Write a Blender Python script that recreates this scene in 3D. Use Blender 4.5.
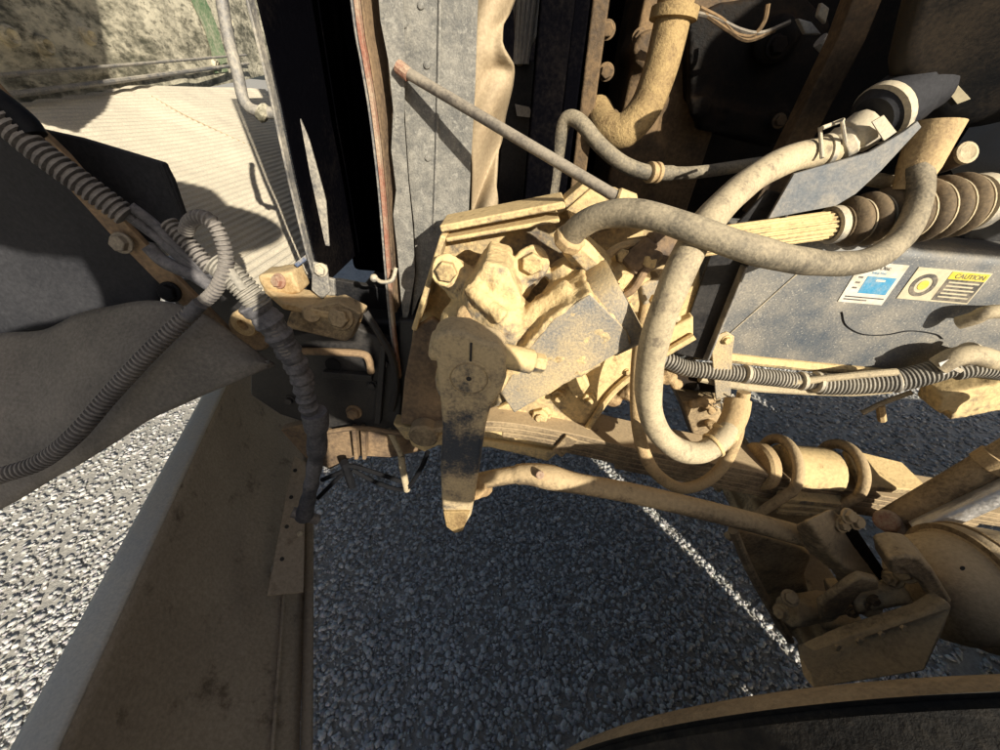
import bpy, bmesh, math, random
import numpy as np
from mathutils import Vector, Matrix, noise
random.seed(7)
for o in list(bpy.data.objects): bpy.data.objects.remove(o)
scn = bpy.context.scene; COL = scn.collection
# ------------------------------------------------------------------ camera
CAM = Vector((0, -.58, 1.38)); PITCH, ROLL, FPX = math.radians(36), math.radians(5), 390.0
_f = Vector((0, math.cos(PITCH), -math.sin(PITCH))); _r0 = Vector((1, 0, 0)); _u0 = _r0.cross(_f)
_r = _r0*math.cos(ROLL) + _u0*math.sin(ROLL); _u = -_r0*math.sin(ROLL) + _u0*math.cos(ROLL)
cd = bpy.data.cameras.new('camera'); cam = bpy.data.objects.new('camera', cd); COL.objects.link(cam)
cd.sensor_width = 36; cd.lens = 36*FPX/1000; cd.clip_start = .01; cd.clip_end = 500
mw = Matrix((_r, _u, -_f)).transposed().to_4x4(); mw.translation = CAM; cam.matrix_world = mw
scn.camera = cam
# ------------------------------------------------------------------ sky and sun
SUN_TRAVEL = Vector((-.50, .746, -.43)).normalized()
sun_el = math.asin(-SUN_TRAVEL.z); sun_az = math.atan2(-SUN_TRAVEL.x, -SUN_TRAVEL.y)
w = bpy.data.worlds.new('World'); scn.world = w; w.use_nodes = True
nt = w.node_tree; bg = nt.nodes['Background']; sky = nt.nodes.new('ShaderNodeTexSky')
sky.sky_type = 'NISHITA'; sky.sun_disc = False; sky.sun_elevation = sun_el; sky.sun_rotation = sun_az; sky.dust_density = 2.5; sky.air_density = .9; sky.ozone_density = .8
nt.links.new(sky.outputs[0], bg.inputs[0]); bg.inputs[1].default_value = .053
sd = bpy.data.lights.new('sun', 'SUN'); sd.energy = 4.8; sd.angle = math.radians(.5); sd.color = (1, .92, .77)
so = bpy.data.objects.new('sun', sd); COL.objects.link(so)
so.rotation_euler = SUN_TRAVEL.to_track_quat('-Z', 'Y').to_euler()
scn.view_settings.view_transform = 'Standard'; scn.view_settings.look = 'None'
scn.view_settings.exposure = .68; scn.view_settings.gamma = 1
# ------------------------------------------------------------------ helpers
def P(px, py, Y=None, Z=None, X=None, d=None):
    """point on the sight line through a measured image position, at the known plane of the part"""
    v = _f + _r*((px-500)/FPX) - _u*((py-375)/FPX)
    if d is None:
        if Y is not None: d = (Y-CAM.y)/v.y
        elif Z is not None: d = (Z-CAM.z)/v.z
        else: d = (X-CAM.x)/v.x
    return CAM + v*d

def link(o, parent=None):
    COL.objects.link(o)
    if parent is not None:
        o.parent = parent; o.matrix_parent_inverse = Matrix.Translation(-parent.location) if parent.type == 'EMPTY' else Matrix()
    return o
def thing(name, label, cat, loc=(0, 0, 0), group=None):
    o = bpy.data.objects.new(name, None); COL.objects.link(o); o.location = loc; o.empty_display_size = .05
    return tag(o, label, cat, group)
def tag(o, label, cat=None, group=None, kind=None):
    if label: o['label'] = label
    if cat: o['category'] = cat
    if group: o['group'] = group
    if kind: o['kind'] = kind
    return o
def build(name, verts, faces, m, parent=None, smooth=False, bevel=0, seg=2, angle=35):
    me = bpy.data.meshes.new(name); me.from_pydata([tuple(v) for v in verts], [], faces)
    bm = bmesh.new(); bm.from_mesh(me); bmesh.ops.recalc_face_normals(bm, faces=bm.faces); bm.to_mesh(me); bm.free()
    me.materials.append(M[m] if isinstance(m, str) else m)
    o = bpy.data.objects.new(name, me); link(o, parent)
    if smooth or bevel: shade(me, smooth, angle)
    if bevel:
        b = o.modifiers.new('bevel', 'BEVEL'); b.width = bevel; b.segments = seg; b.limit_method = 'ANGLE'; b.angle_limit = math.radians(30)
        b.harden_normals = True
    return o
def shade(me, all_smooth=True, angle=35):
    me.polygons.foreach_set('use_smooth', [True]*len(me.polygons))
    if angle < 180:
        me.set_sharp_from_angle(angle=math.radians(angle))
def frame_of(n):
    n = Vector(n).normalized(); a = Vector((0, 0, 1)) if abs(n.z) < .9 else Vector((1, 0, 0))
    x = a.cross(n).normalized(); return x, n.cross(x), n
class Geo:
    """collects shapes of ONE object"""
    def __init__(s): s.v = []; s.f = []
    def add(s, v, f):
        k = len(s.v); s.v += [Vector(q) for q in v]; s.f += [tuple(i+k for i in q) for q in f]; return s
    def box(s, c, ax, ay, az):
        c = Vector(c); ax, ay, az = Vector(ax), Vector(ay), Vector(az)
        v = [c+ax*i+ay*j+az*k for i in (-1, 1) for j in (-1, 1) for k in (-1, 1)]
        return s.add(v, [(0,1,3,2),(4,6,7,5),(0,4,5,1),(2,3,7,6),(0,2,6,4),(1,5,7,3)])
    def lathe(s, p, axis, prof, seg=28, a0=0):
        """prof: [(along, radius)]"""
        x, y, n = frame_of(axis); p = Vector(p); v = []; f = []
        for (t, r) in prof:
            for k in range(seg):
                a = a0+2*math.pi*k/seg; v.append(p+n*t+(x*math.cos(a)+y*math.sin(a))*max(r, 1e-5))
        for i in range(len(prof)-1):
            for k in range(seg):
                f.append((i*seg+k, i*seg+(k+1) % seg, (i+1)*seg+(k+1) % seg, (i+1)*seg+k))
        f.append(tuple(range(seg))[::-1]); f.append(tuple((len(prof)-1)*seg+k for k in range(seg)))
        return s.add(v, f)
    def cyl(s, a, b, r, r2=None, seg=24, ch=0):
        a, b = Vector(a), Vector(b); L = (b-a).length; r2 = r if r2 is None else r2
        pr = [(0, r-ch), (ch, r), (L-ch, r2), (L, r2-ch)] if ch else [(0, r), (L, r2)]
        return s.lathe(a, b-a, pr, seg)
    def ball(s, c, rx, ry=None, rz=None, seg=16):
        ry = ry or rx; rz = rz or rx; v = []; f = []; n = seg//2
        for i in range(n+1):
            th = math.pi*i/n
            for k in range(seg):
                a = 2*math.pi*k/seg
                v.append(Vector(c)+Vector((rx*math.sin(th)*math.cos(a), ry*math.sin(th)*math.sin(a), rz*math.cos(th))))
        for i in range(n):
            for k in range(seg): f.append((i*seg+k, i*seg+(k+1) % seg, (i+1)*seg+(k+1) % seg, (i+1)*seg+k))
        return s.add(v, f)
    def prism(s, pts, ext):
        pts = [Vector(q) for q in pts]; e = Vector(ext); n = len(pts)
        v = pts+[q+e for q in pts]
        f = [tuple(range(n))[::-1], tuple(range(n, 2*n))]+[(i, (i+1) % n, n+(i+1) % n, n+i) for i in range(n)]
        return s.add(v, f)
    def tube(s, pts, r, seg=14, n=None, ridge=None, smooth=True, taper=None):
        pts = [Vector(q) for q in pts]
        path = spline(pts, n or max(16, 8*len(pts))) if smooth and len(pts) > 2 else pts
        rad = r if callable(r) else (lambda t: r)
        cum = [0]
        for i in range(1, len(path)): cum.append(cum[-1]+(path[i]-path[i-1]).length)
        L = cum[-1]
        if ridge:
            per, amp = ridge; k = int(L/per); q = []
            def at(u):
                for i in range(1, len(cum)):
                    if cum[i] >= u-1e-9:
                        h = (u-cum[i-1])/max(cum[i]-cum[i-1], 1e-9); return path[i-1].lerp(path[i], h)
                return path[-1]
            rr = []
            for i in range(k):
                for fr, m in ((.02, -1), (.22, 1), (.60, 1), (.80, -1)):
                    u = (i+fr)*per; q.append(at(u)); rr.append(rad(u/L)+amp*m*.5)
            path = q
        else: rr = [rad(c/L) for c in cum]
        t0 = (path[1]-path[0]).normalized(); x, y, _ = frame_of(t0); v = []; f = []
        for i, c in enumerate(path):
            t = (path[min(i+1, len(path)-1)]-path[max(i-1, 0)]).normalized()
            x = (x-t*x.dot(t)).normalized(); y = t.cross(x)
            for k in range(seg):
                a = 2*math.pi*k/seg; v.append(c+(x*math.cos(a)+y*math.sin(a))*rr[i])
        for i in range(len(path)-1):
            for k in range(seg): f.append((i*seg+k, i*seg+(k+1) % seg, (i+1)*seg+(k+1) % seg, (i+1)*seg+k))
        f.append(tuple(range(seg))[::-1]); f.append(tuple((len(path)-1)*seg+k for k in range(seg)))
        return s.add(v, f)
    def sweep(s, path, prof, xdir):
        """prof: [(a,b)] closed section; a along xdir-ish, b along the third axis"""
        path = [Vector(q) for q in path]; v = []; f = []; m = len(prof)
        for i, c in enumerate(path):
            t = (path[min(i+1, len(path)-1)]-path[max(i-1, 0)]).normalized()
            x = (Vector(xdir)-t*Vector(xdir).dot(t)).normalized(); y = t.cross(x)
            for (a, b) in prof: v.append(c+x*a+y*b)
        for i in range(len(path)-1):
            for k in range(m): f.append((i*m+k, i*m+(k+1) % m, (i+1)*m+(k+1) % m, (i+1)*m+k))
        f.append(tuple(range(m))[::-1]); f.append(tuple((len(path)-1)*m+k for k in range(m)))
        return s.add(v, f)
    def grid(s, fn, nu, nv):
        v = [fn(i/nu, j/nv) for i in range(nu+1) for j in range(nv+1)]
        f = [(i*(nv+1)+j, (i+1)*(nv+1)+j, (i+1)*(nv+1)+j+1, i*(nv+1)+j+1) for i in range(nu) for j in range(nv)]
        return s.add(v, f)
    def done(s, name, m, parent=None, **k): return build(name, s.v, s.f, m, parent, **k)
def spline(pts, n):
    p = [pts[0]*2-pts[1]]+list(pts)+[pts[-1]*2-pts[-2]]; out = []; k = len(pts)-1
    for i in range(n+1):
        u = min(i/n*k, k-1e-6); j = int(u); t = u-j; a, b, c, d = p[j:j+4]
        out.append(.5*((2*b)+(c-a)*t+(2*a-5*b+4*c-d)*t*t+(3*b-a-3*c+d)*t**3))
    return out
def cast(name, geo, m, parent=None, voxel=.003, smooth=6, rough=0):
    """shapes fused into one rounded casting"""
    o = geo.done(name, m, parent)
    r = o.modifiers.new('fuse', 'REMESH'); r.mode = 'VOXEL'; r.voxel_size = voxel; r.use_smooth_shade = True
    if smooth:
        q = o.modifiers.new('soft', 'SMOOTH'); q.factor = .5; q.iterations = smooth
    if rough:
        tx = bpy.data.textures.new('lumps', 'CLOUDS'); tx.noise_scale = .02
        dsp = o.modifiers.new('lumps', 'DISPLACE'); dsp.texture = tx; dsp.strength = rough; dsp.texture_coords = 'GLOBAL'
    return o
def bolt(name, p, n, r, m, parent, h=None, washer=True, shank=0):
    g = Geo(); p = Vector(p); n = Vector(n).normalized(); h = h or r*.75
    if washer: g.lathe(p, n, [(-.002, r*1.3), (r*.16, r*1.3), (r*.2, r*1.2)], 20)
    k = r*.2 if washer else -.002
    g.lathe(p+n*k, n, [(0, r), (h*.85, r), (h, r*.86)], 6, a0=random.random())
    if shank: g.cyl(p+n*(k+h), p+n*(k+h+shank), r*.5, seg=12, ch=r*.08)
    return g.done(name, m, parent, bevel=r*.07)
def plate(name, pts, t, m, parent=None, toward=(0, -1, 0), bevel=.002, holes=None):
    """flat plate; pts are its face, body goes away from 'toward'"""
    pts = [Vector(q) for q in pts]
    n = Vector((0, 0, 0))
    for i in range(len(pts)): n += pts[i].cross(pts[(i+1) % len(pts)])
    n.normalize()
    if n.dot(Vector(toward)) < 0: n = -n
    c = sum(pts, Vector())/len(pts); pts = [q-n*n.dot(q-c) for q in pts]
    return Geo().prism(pts, -n*t).done(name, m, parent, bevel=bevel)
def px(pts, Y): return [P(a[0], a[1], Y=(a[2] if len(a) > 2 else Y)) for a in pts]
# ------------------------------------------------------------------ materials
M = {}
def mat(name, base, dust=None, amount=.5, scale=30, rough=.6, metal=0, bump=.15, bscale=180, up=.25, base2=None, sharp=.18, speck=0, spec=.4, stain=None, stain_amt=.5, stretch=None, band=None):
    m = bpy.data.materials.new(name); m.use_nodes = True; t = m.node_tree; N = t.nodes; L = t.links
    b = N['Principled BSDF']; b.inputs['Specular IOR Level'].default_value = spec
    g = N.new('ShaderNodeNewGeometry'); POS = g.outputs['Position']
    if stretch:
        vm = N.new('ShaderNodeVectorMath'); vm.operation = 'MULTIPLY'; vm.inputs[1].default_value = stretch; L.new(POS, vm.inputs[0]); POS = vm.outputs[0]
    def nz(sc, det=5, ro=.6):
        n = N.new('ShaderNodeTexNoise'); n.inputs['Scale'].default_value = sc; n.inputs['Detail'].default_value = det
        n.inputs['Roughness'].default_value = ro; L.new(POS, n.inputs['Vector']); return n.outputs['Fac']
    def math_(op, a, c=None):
        n = N.new('ShaderNodeMath'); n.operation = op
        for i, q in enumerate((a, c)):
            if q is None: continue
            if isinstance(q, (int, float)): n.inputs[i].default_value = q
            else: L.new(q, n.inputs[i])
        return n.outputs[0]
    def mix(fac, a, c):
        n = N.new('ShaderNodeMix'); n.data_type = 'RGBA'
        if isinstance(fac, (int, float)): n.inputs[0].default_value = fac
        else: L.new(fac, n.inputs[0])
        for i, q in ((6, a), (7, c)):
            if isinstance(q, tuple): n.inputs[i].default_value = (*q, 1)
            else: L.new(q, n.inputs[i])
        return n.outputs[2]
    fine = nz(bscale, 4, .65); mid = nz(scale, 6, .65); big = nz(scale*.23, 3)
    col = base
    if base2:
        r0 = N.new('ShaderNodeMapRange'); r0.inputs[1].default_value = .4; r0.inputs[2].default_value = .62; L.new(mid, r0.inputs[0])
        col = mix(r0.outputs[0], base, base2)
    if dust:
        sx = N.new('ShaderNodeSeparateXYZ'); L.new(g.outputs['Normal'], sx.inputs[0])
        v = math_('ADD', math_('MULTIPLY', mid, .62), math_('MULTIPLY', big, .38))
        v = math_('ADD', v, math_('MULTIPLY', math_('MAXIMUM', sx.outputs[2], -.4), up))
        v = math_('ADD', v, math_('MULTIPLY', math_('SUBTRACT', fine, .5), .30))
        if band:      # a worn patch: (z low, z high, strength)
            sp_ = N.new('ShaderNodeSeparateXYZ'); L.new(g.outputs['Position'], sp_.inputs[0])
            b1 = N.new('ShaderNodeMapRange'); b1.inputs[1].default_value = band[0]-.03; b1.inputs[2].default_value = band[0]+.03; L.new(sp_.outputs[2], b1.inputs[0])
            b2 = N.new('ShaderNodeMapRange'); b2.inputs[1].default_value = band[1]+.035; b2.inputs[2].default_value = band[1]-.035; L.new(sp_.outputs[2], b2.inputs[0])
            v = math_('SUBTRACT', v, math_('MULTIPLY', math_('MULTIPLY', b1.outputs[0], b2.outputs[0]), band[2]))
        r = N.new('ShaderNodeMapRange'); r.interpolation_type = 'SMOOTHSTEP'; c = 1-amount
        r.inputs[1].default_value = .25+.5*c-sharp; r.inputs[2].default_value = .25+.5*c+sharp; L.new(v, r.inputs[0])
        dcol = mix(math_('MULTIPLY', big, 1.0), tuple(q*.78 for q in dust), tuple(min(1, q*1.18) for q in dust))
        col = mix(r.outputs[0], col, dcol)
        if stain:
            so_ = nz(scale*1.7, 7, .7); s3 = N.new('ShaderNodeMapRange'); s3.interpolation_type = 'SMOOTHSTEP'
            s3.inputs[1].default_value = .70-.25*stain_amt; s3.inputs[2].default_value = .86-.25*stain_amt; L.new(so_, s3.inputs[0])
            col = mix(math_('MULTIPLY', s3.outputs[0], .85), col, stain)
    if speck:
        vo = N.new('ShaderNodeTexVoronoi'); vo.inputs['Scale'].default_value = bscale*.6; L.new(g.outputs['Position'], vo.inputs['Vector'])
        s2 = N.new('ShaderNodeMapRange'); s2.inputs[1].default_value = .22; s2.inputs[2].default_value = .12; L.new(vo.outputs['Distance'], s2.inputs[0])
        col = mix(math_('MULTIPLY', math_('MULTIPLY', s2.outputs[0], speck), mid), col, (.6, .56, .48))
    hs = N.new('ShaderNodeMix'); hs.data_type = 'RGBA'; hs.blend_type = 'MULTIPLY'; hs.inputs[0].default_value = .55
    vr = N.new('ShaderNodeMapRange'); vr.inputs[1].default_value = .25; vr.inputs[2].default_value = .75; vr.inputs[3].default_value = .62; vr.inputs[4].default_value = 1.2
    L.new(fine, vr.inputs[0])
    if isinstance(col, tuple): hs.inputs[6].default_value = (*col, 1)
    else: L.new(col, hs.inputs[6])
    cb = N.new('ShaderNodeCombineColor')
    for i in range(3): L.new(vr.outputs[0], cb.inputs[i])
    L.new(cb.outputs[0], hs.inputs[7]); L.new(hs.outputs[2], b.inputs['Base Color'])
    if dust:
        rr = N.new('ShaderNodeMapRange'); rr.inputs[3].default_value = rough; rr.inputs[4].default_value = .92; L.new(r.outputs[0], rr.inputs[0]); L.new(rr.outputs[0], b.inputs['Roughness'])
        if metal:
            rm = N.new('ShaderNodeMapRange'); rm.inputs[3].default_value = metal; rm.inputs[4].default_value = 0; L.new(r.outputs[0], rm.inputs[0]); L.new(rm.outputs[0], b.inputs['Metallic'])
    else:
        b.inputs['Roughness'].default_value = rough; b.inputs['Metallic'].default_value = metal
    bp = N.new('ShaderNodeBump'); bp.inputs['Strength'].default_value = bump; bp.inputs['Distance'].default_value = .004
    L.new(math_('ADD', fine, math_('MULTIPLY', mid, 1.2)), bp.inputs['Height']); L.new(bp.outputs[0], b.inputs['Normal'])
    M[name] = m; return m
CREAM = (.66, .49, .245); TAN = (.44, .31, .16); DUST = (.40, .31, .20)
mat('cast_dusty', (.09, .11, .14), CREAM, .60, 20, .5, 0, .6, 150, up=.12, sharp=.15, stain=(.16, .09, .04), stain_amt=.60)
mat('cast_worn', (.12, .15, .19), CREAM, .46, 14, .45, 0, .35, 330, up=.14, sharp=.28)
mat('arm_dusty', (.030, .038, .055), (.54, .42, .25), .74, 40, .5, 0, .25, 260, up=.05, sharp=.14, band=(.975, 1.065, .26), stain=(.22, .14, .07), stain_amt=.35)
mat('bolt_dusty', (.12, .085, .055), CREAM, .62, 60, .5, .2, .3, 300, up=.2, stain=(.25, .13, .05))
mat('bracket_cream', (.13, .115, .10), CREAM, .62, 24, .55, 0, .3, 170, up=.18, sharp=.15, stain=(.20, .12, .055), stain_amt=.55)
mat('bracket_brown', (.07, .05, .04), (.28, .19, .11), .55, 14, .6, 0, .3, 150, up=.15)
mat('hose_cream', (.15, .125, .095), (.49, .405, .265), .68, 22, .6, 0, .22, 320, up=.12, sharp=.2, stain=(.16, .13, .095), stain_amt=.6)
mat('hose_grey', (.055, .050, .043), (.38, .32, .22), .54, 16, .55, 0, .25, 280, up=.10, sharp=.22, stain=(.06, .05, .04), stain_amt=.55)
mat('hose_brown', (.20, .13, .07), (.50, .36, .19), .62, 40, .6, 0, .25, 300, up=.16)
mat('paint_grey', (.060, .080, .108), (.42, .365, .275), .33, 16, .42, 0, .12, 330, up=.10, sharp=.30, speck=.8)
mat('paint_plate', (.12, .14, .165), (.36, .32, .26), .36, 60, .45, 0, .12, 330, up=.05, sharp=.3)
mat('paint_black', (.010, .011, .014), (.07, .062, .055), .30, 12, .4, 0, .1, 220, up=.15, sharp=.3)
mat('black_plastic', (.004, .0045, .006), (.020, .020, .023), .22, 9, .55, 0, .12, 180, up=.10, sharp=.35, spec=.15)
mat('plastic_dusty', (.010, .011, .015), (.045, .045, .05), .38, 9, .6, 0, .15, 180, up=.25, sharp=.35, spec=.2)
mat('shade_black', (.002, .002, .003), (.012, .010, .009), .25, 9, .9, 0, .1, 180, spec=0)  # near-black that also carries the bay's shade in its colour
mat('tank_black', (.005, .006, .008), (.035, .025, .016), .06, 7, .45, 0, .05, 260, up=-.30, sharp=.2, spec=.2)  # browner where faces turn downward
mat('rubber_flap', (.10, .092, .082), (.25, .225, .195), .50, 10, .75, 0, .25, 220, up=.05, sharp=.3)
mat('conduit', (.065, .061, .066), (.26, .235, .21), .46, 30, .6, 0, .1, 260, up=.25, sharp=.25)
mat('conduit_pale', (.11, .105, .10), (.36, .33, .275), .50, 30, .6, 0, .1, 260, up=.2, sharp=.25)
mat('tape', (.040, .041, .050), (.19, .18, .185), .42, 36, .7, 0, .5, 180, up=.2, sharp=.25)
mat('galvanised', (.13, .13, .125), (.29, .275, .24), .50, 75, .55, .25, .25, 420, up=0, sharp=.2, stain=(.36, .345, .305), stain_amt=.75)
mat('strip_metal', (.16, .16, .165), (.42, .38, .31), .42, 34, .5, .3, .2, 240, up=.12)
mat('rust_edge', (.30, .12, .08), (.42, .34, .24), .45, 30, .7, 0, .3, 260, up=.1)
mat('seal_tan', (.30, .22, .135), (.45, .36, .235), .55, 9, .6, 0, .08, 220, up=.1, sharp=.3)
mat('fin_grey', (.35, .34, .32), (.55, .50, .42), .4, 20, .55, .3, .1, 260)
mat('rod_metal', (.12, .105, .092), (.29, .25, .195), .50, 40, .45, .4, .12, 260, up=.15)
mat('mesh_cream', (.52, .47, .38), (.68, .61, .48), .55, 12, .7, 0, .12, 330, up=0)
mat('fibreglass', (.10, .097, .066), (.68, .62, .47), .54, 30, .7, 0, .6, 80, up=0, sharp=.14, stretch=(1, .38, 1), stain=(.09, .085, .06), stain_amt=.8)
mat('fibreglass_dark', (.10, .098, .07), (.22, .20, .15), .45, 18, .7, 0, .4, 90, up=0, sharp=.2)
mat('green_paint', (.12, .22, .10), (.40, .40, .28), .45, 30, .6, 0, .2, 120, up=0)
mat('engine_dark', (.004, .0035, .0035), (.035, .023, .014), .24, 14, .6, 0, .4, 120, up=.25, sharp=.25, spec=.15)
mat('engine_brown', (.045, .029, .016), (.24, .155, .078), .38, 14, .65, 0, .35, 130, up=.2, sharp=.25)
mat('pipe_tan', (.14, .082, .036), (.42, .295, .135), .62, 45, .6, 0, .5, 260, up=.05, sharp=.2)
mat('bumper_inner', (.27, .215, .155), (.44, .37, .28), .45, 7, .6, 0, .1, 160, up=.15, sharp=.35, base2=(.22, .165, .11), stain=(.10, .07, .045), stain_amt=.6)
mat('bumper_strip', (.50, .48, .43), (.56, .51, .42), .45, 16, .5, .15, .05, 260, up=0)
mat('orange_tan', (.36, .22, .09), (.54, .40, .22), .6, 40, .8, 0, .3, 200)  # brighter orange-tan for the wedge top, lug and hinge bush
mat('mud', (.26, .16, .08), (.48, .34, .18), .55, 60, .95, 0, .8, 160, up=.1)
mat('spring_steel', (.09, .066, .044), (.40, .30, .18), .52, 22, .7, 0, .25, 220, up=.25, stain=(.07, .05, .035), stain_amt=.55)
mat('steel_brown', (.13, .095, .06), (.47, .35, .20), .52, 20, .65, 0, .3, 190, up=.24, sharp=.16, stain=(.05, .042, .036), stain_amt=.5)
mat('chamber', (.20, .15, .09), (.52, .41, .26), .64, 18, .65, 0, .2, 200, up=.15, sharp=.2)
mat('tread', (.020, .019, .018), (.08, .067, .05), .26, 40, .85, 0, .3, 140, up=.0, sharp=.25)
mat('shoulder', (.16, .125, .085), (.38, .30, .20), .62, 40, .9, 0, .4, 220, up=.1, sharp=.25)
mat('chrome_tube', (.55, .55, .56), (.50, .46, .40), .35, 30, .3, .8, .05, 260, up=0)
mat('zip_white', (.55, .55, .55), (.60, .56, .48), .5, 60, .5, 0, .05, 260)
mat('boot_rubber', (.06, .042, .025), (.20, .145, .085), .46, 26, .7, 0, .15, 260, up=.15)
mat('clamp_metal', (.36, .34, .31), (.58, .50, .36), .5, 60, .4, .5, .1, 300)
mat('blue_cap', (.05, .10, .22), (.40, .36, .30), .35, 40, .5, 0, .1, 260)
mat('soil', (.32, .31, .285), (.47, .45, .405), .5, 40, .95, 0, .8, 120, up=0)
mat('cab_paint', (.55, .55, .53), (.40, .34, .26), .3, 6, .35, 0, .05, 200)
mat('glass_dark', (.02, .022, .025), None, 0, 10, .08, 0, 0)
mat('sticker_white', (.66, .64, .58), (.48, .42, .32), .50, 60, .5, 0, .03, 300, up=0)
mat('sticker_blue', (.04, .27, .48), (.25, .34, .40), .42, 80, .5, 0, .03, 300, up=0)
mat('sticker_yellow', (.62, .50, .05), (.58, .48, .2), .3, 80, .5, 0, .03, 300, up=0)
mat('sticker_cream', (.60, .54, .38), (.46, .40, .28), .50, 60, .5, 0, .03, 300, up=0)
mat('sticker_black', (.045, .045, .045), (.26, .22, .17), .42, 80, .5, 0, .03, 300, up=0)
# pebbles: colour differs from stone to stone
def pebble_mat():
    m = bpy.data.materials.new('gravel_stone'); m.use_nodes = True; N = m.node_tree.nodes; L = m.node_tree.links; b = N['Principled BSDF']
    g = N.new('ShaderNodeNewGeometry'); r = N.new('ShaderNodeValToRGB'); L.new(g.outputs['Random Per Island'], r.inputs[0])
    e = r.color_ramp.elements; e[0].color = (.22, .215, .205, 1); e[1].color = (.66, .62, .53, 1)
    for p, c in ((.25, (.32, .31, .295, 1)), (.55, (.41, .395, .365, 1)), (.80, (.50, .475, .425, 1))): q = e.new(p); q.color = c
    n = N.new('ShaderNodeTexNoise'); n.inputs['Scale'].default_value = 160; n.inputs['Detail'].default_value = 4; L.new(g.outputs['Position'], n.inputs['Vector'])
    mx = N.new('ShaderNodeMix'); mx.data_type = 'RGBA'; mx.blend_type = 'OVERLAY'; mx.inputs[0].default_value = .6; L.new(r.outputs[0], mx.inputs[6]); L.new(n.outputs['Color'], mx.inputs[7])
    hs = N.new('ShaderNodeHueSaturation'); hs.inputs['Saturation'].default_value = .35; L.new(mx.outputs[2], hs.inputs['Color']); L.new(hs.outputs[0], b.inputs['Base Color'])
    b.inputs['Roughness'].default_value = .85
    bp = N.new('ShaderNodeBump'); bp.inputs['Strength'].default_value = .3; bp.inputs['Distance'].default_value = .003; L.new(n.outputs['Fac'], bp.inputs['Height']); L.new(bp.outputs[0], b.inputs['Normal'])
    M['gravel_stone'] = m
pebble_mat()
# ------------------------------------------------------------------ ground and gravel
gr = Geo().grid(lambda u, v: Vector((-60+120*u, -40+120*v, -.004)), 24, 24).done('ground', 'soil'); tag(gr, 'grey crushed stone yard surface under the truck', kind='structure')
def gravel():
    rng = np.random.default_rng(3); V = []; F = []
    shapes = []
    for k in range(14):
        bm = bmesh.new()
        for i in range(13):
            q = rng.normal(size=3); q /= np.linalg.norm(q); bm.verts.new(q*np.array([1, .8, .50])*(.82+.25*rng.random()))
        bmesh.ops.convex_hull(bm, input=bm.verts); bm.verts.index_update()
        loose = [v for v in bm.verts if not v.link_faces]; bmesh.ops.delete(bm, geom=loose, context='VERTS'); bm.verts.index_update()
        shapes.append((np.array([v.co[:] for v in bm.verts]), np.array([[v.index for v in f.verts] for f in bm.faces]))); bm.free()
    k0 = 0
    def strew(x0, x1, y0, y1, n, smin, smax, zb):
        nonlocal k0
        for i in range(n):
            sv, sf = shapes[rng.integers(14)]; s = smin+(smax-smin)*rng.random()**2.2
            a, b, c = rng.random(3)*6.28; ca, sa = math.cos(a), math.sin(a); tb = (b-3.14)*.12
            R = np.array([[ca, -sa, 0], [sa, ca, 0], [0, 0, 1]]) @ np.array([[1, 0, 0], [0, math.cos(tb), -math.sin(tb)], [0, math.sin(tb), math.cos(tb)]])
            p = np.array([x0+(x1-x0)*rng.random(), y0+(y1-y0)*rng.random(), zb+s*(.26*rng.random()-.22)])
            V.append((sv*s) @ R.T+p); F.append(sf+k0); k0 += len(sv)
    strew(-1.3, 1.5, -.6, .9, 46000, .0042, .0145, .001)
    strew(-3.4, -1.3, -.7, 2.0, 22000, .005, .015, .001)
    strew(1.5, 3.6, -.3, 2.0, 9000, .007, .019, .001)
    strew(-1.3, 1.5, .9, 2.2, 7000, .007, .020, .001)
    V = np.concatenate(V).astype(np.float32); F = np.concatenate(F).astype(np.int32)
    me = bpy.data.meshes.new('gravel'); me.vertices.add(len(V)); me.vertices.foreach_set('co', V.ravel())
    me.loops.add(F.size); me.loops.foreach_set('vertex_index', F.ravel()); me.polygons.add(len(F))
    me.polygons.foreach_set('loop_start', np.arange(0, F.size, 3, dtype=np.int32)); me.update(calc_edges=True); me.validate()
    me.materials.append(M['gravel_stone']); o = bpy.data.objects.new('gravel', me); COL.objects.link(o)
    tag(o, 'loose grey crushed gravel covering the ground', 'gravel', kind='stuff')
gravel()
# ------------------------------------------------------------------ frame rail
t = thing('frame_rail', 'long grey dust-speckled chassis rail carrying two stickers', 'chassis rail', (.6, 0, 1.02))
RT, RB = 1.245, 1.02
x0, x1 = .12, 2.6
prof = [(0.016, 0)]+[(.02*(1-math.cos(a))-.0, 0) for a in []]
def rail_section():
    r = .018; pts = [(.075, RT)]
    for i in range(6): a = i/5*math.pi/2; pts.append((r-r*math.sin(a), RT-r+r*math.cos(a)))
    for i in range(6): a = i/5*math.pi/2; pts.append((r-r*math.cos(a), RB+r-r*math.sin(a)))
    pts.append((.075, RB)); return pts
sec = rail_section(); inn = [(y+.008 if i not in (0, len(sec)-1) else y, z-(.008 if z > 1.13 else -.008)) for i, (y, z) in enumerate(sec)]
loop = sec+inn[::-1]; g = Geo(); n = len(loop)
xs = [x0+(x1-x0)*i/30 for i in range(31)]
for xx in xs: g.v += [Vector((xx, y, z)) for y, z in loop]
for i in range(30):
    for k in range(n): g.f.append((i*n+k, i*n+(k+1) % n, (i+1)*n+(k+1) % n, (i+1)*n+k))
g.f += [tuple(range(n))[::-1], tuple(30*n+k for k in range(n))]
g.done('web', 'paint_grey', t, smooth=True, angle=40)
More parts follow.
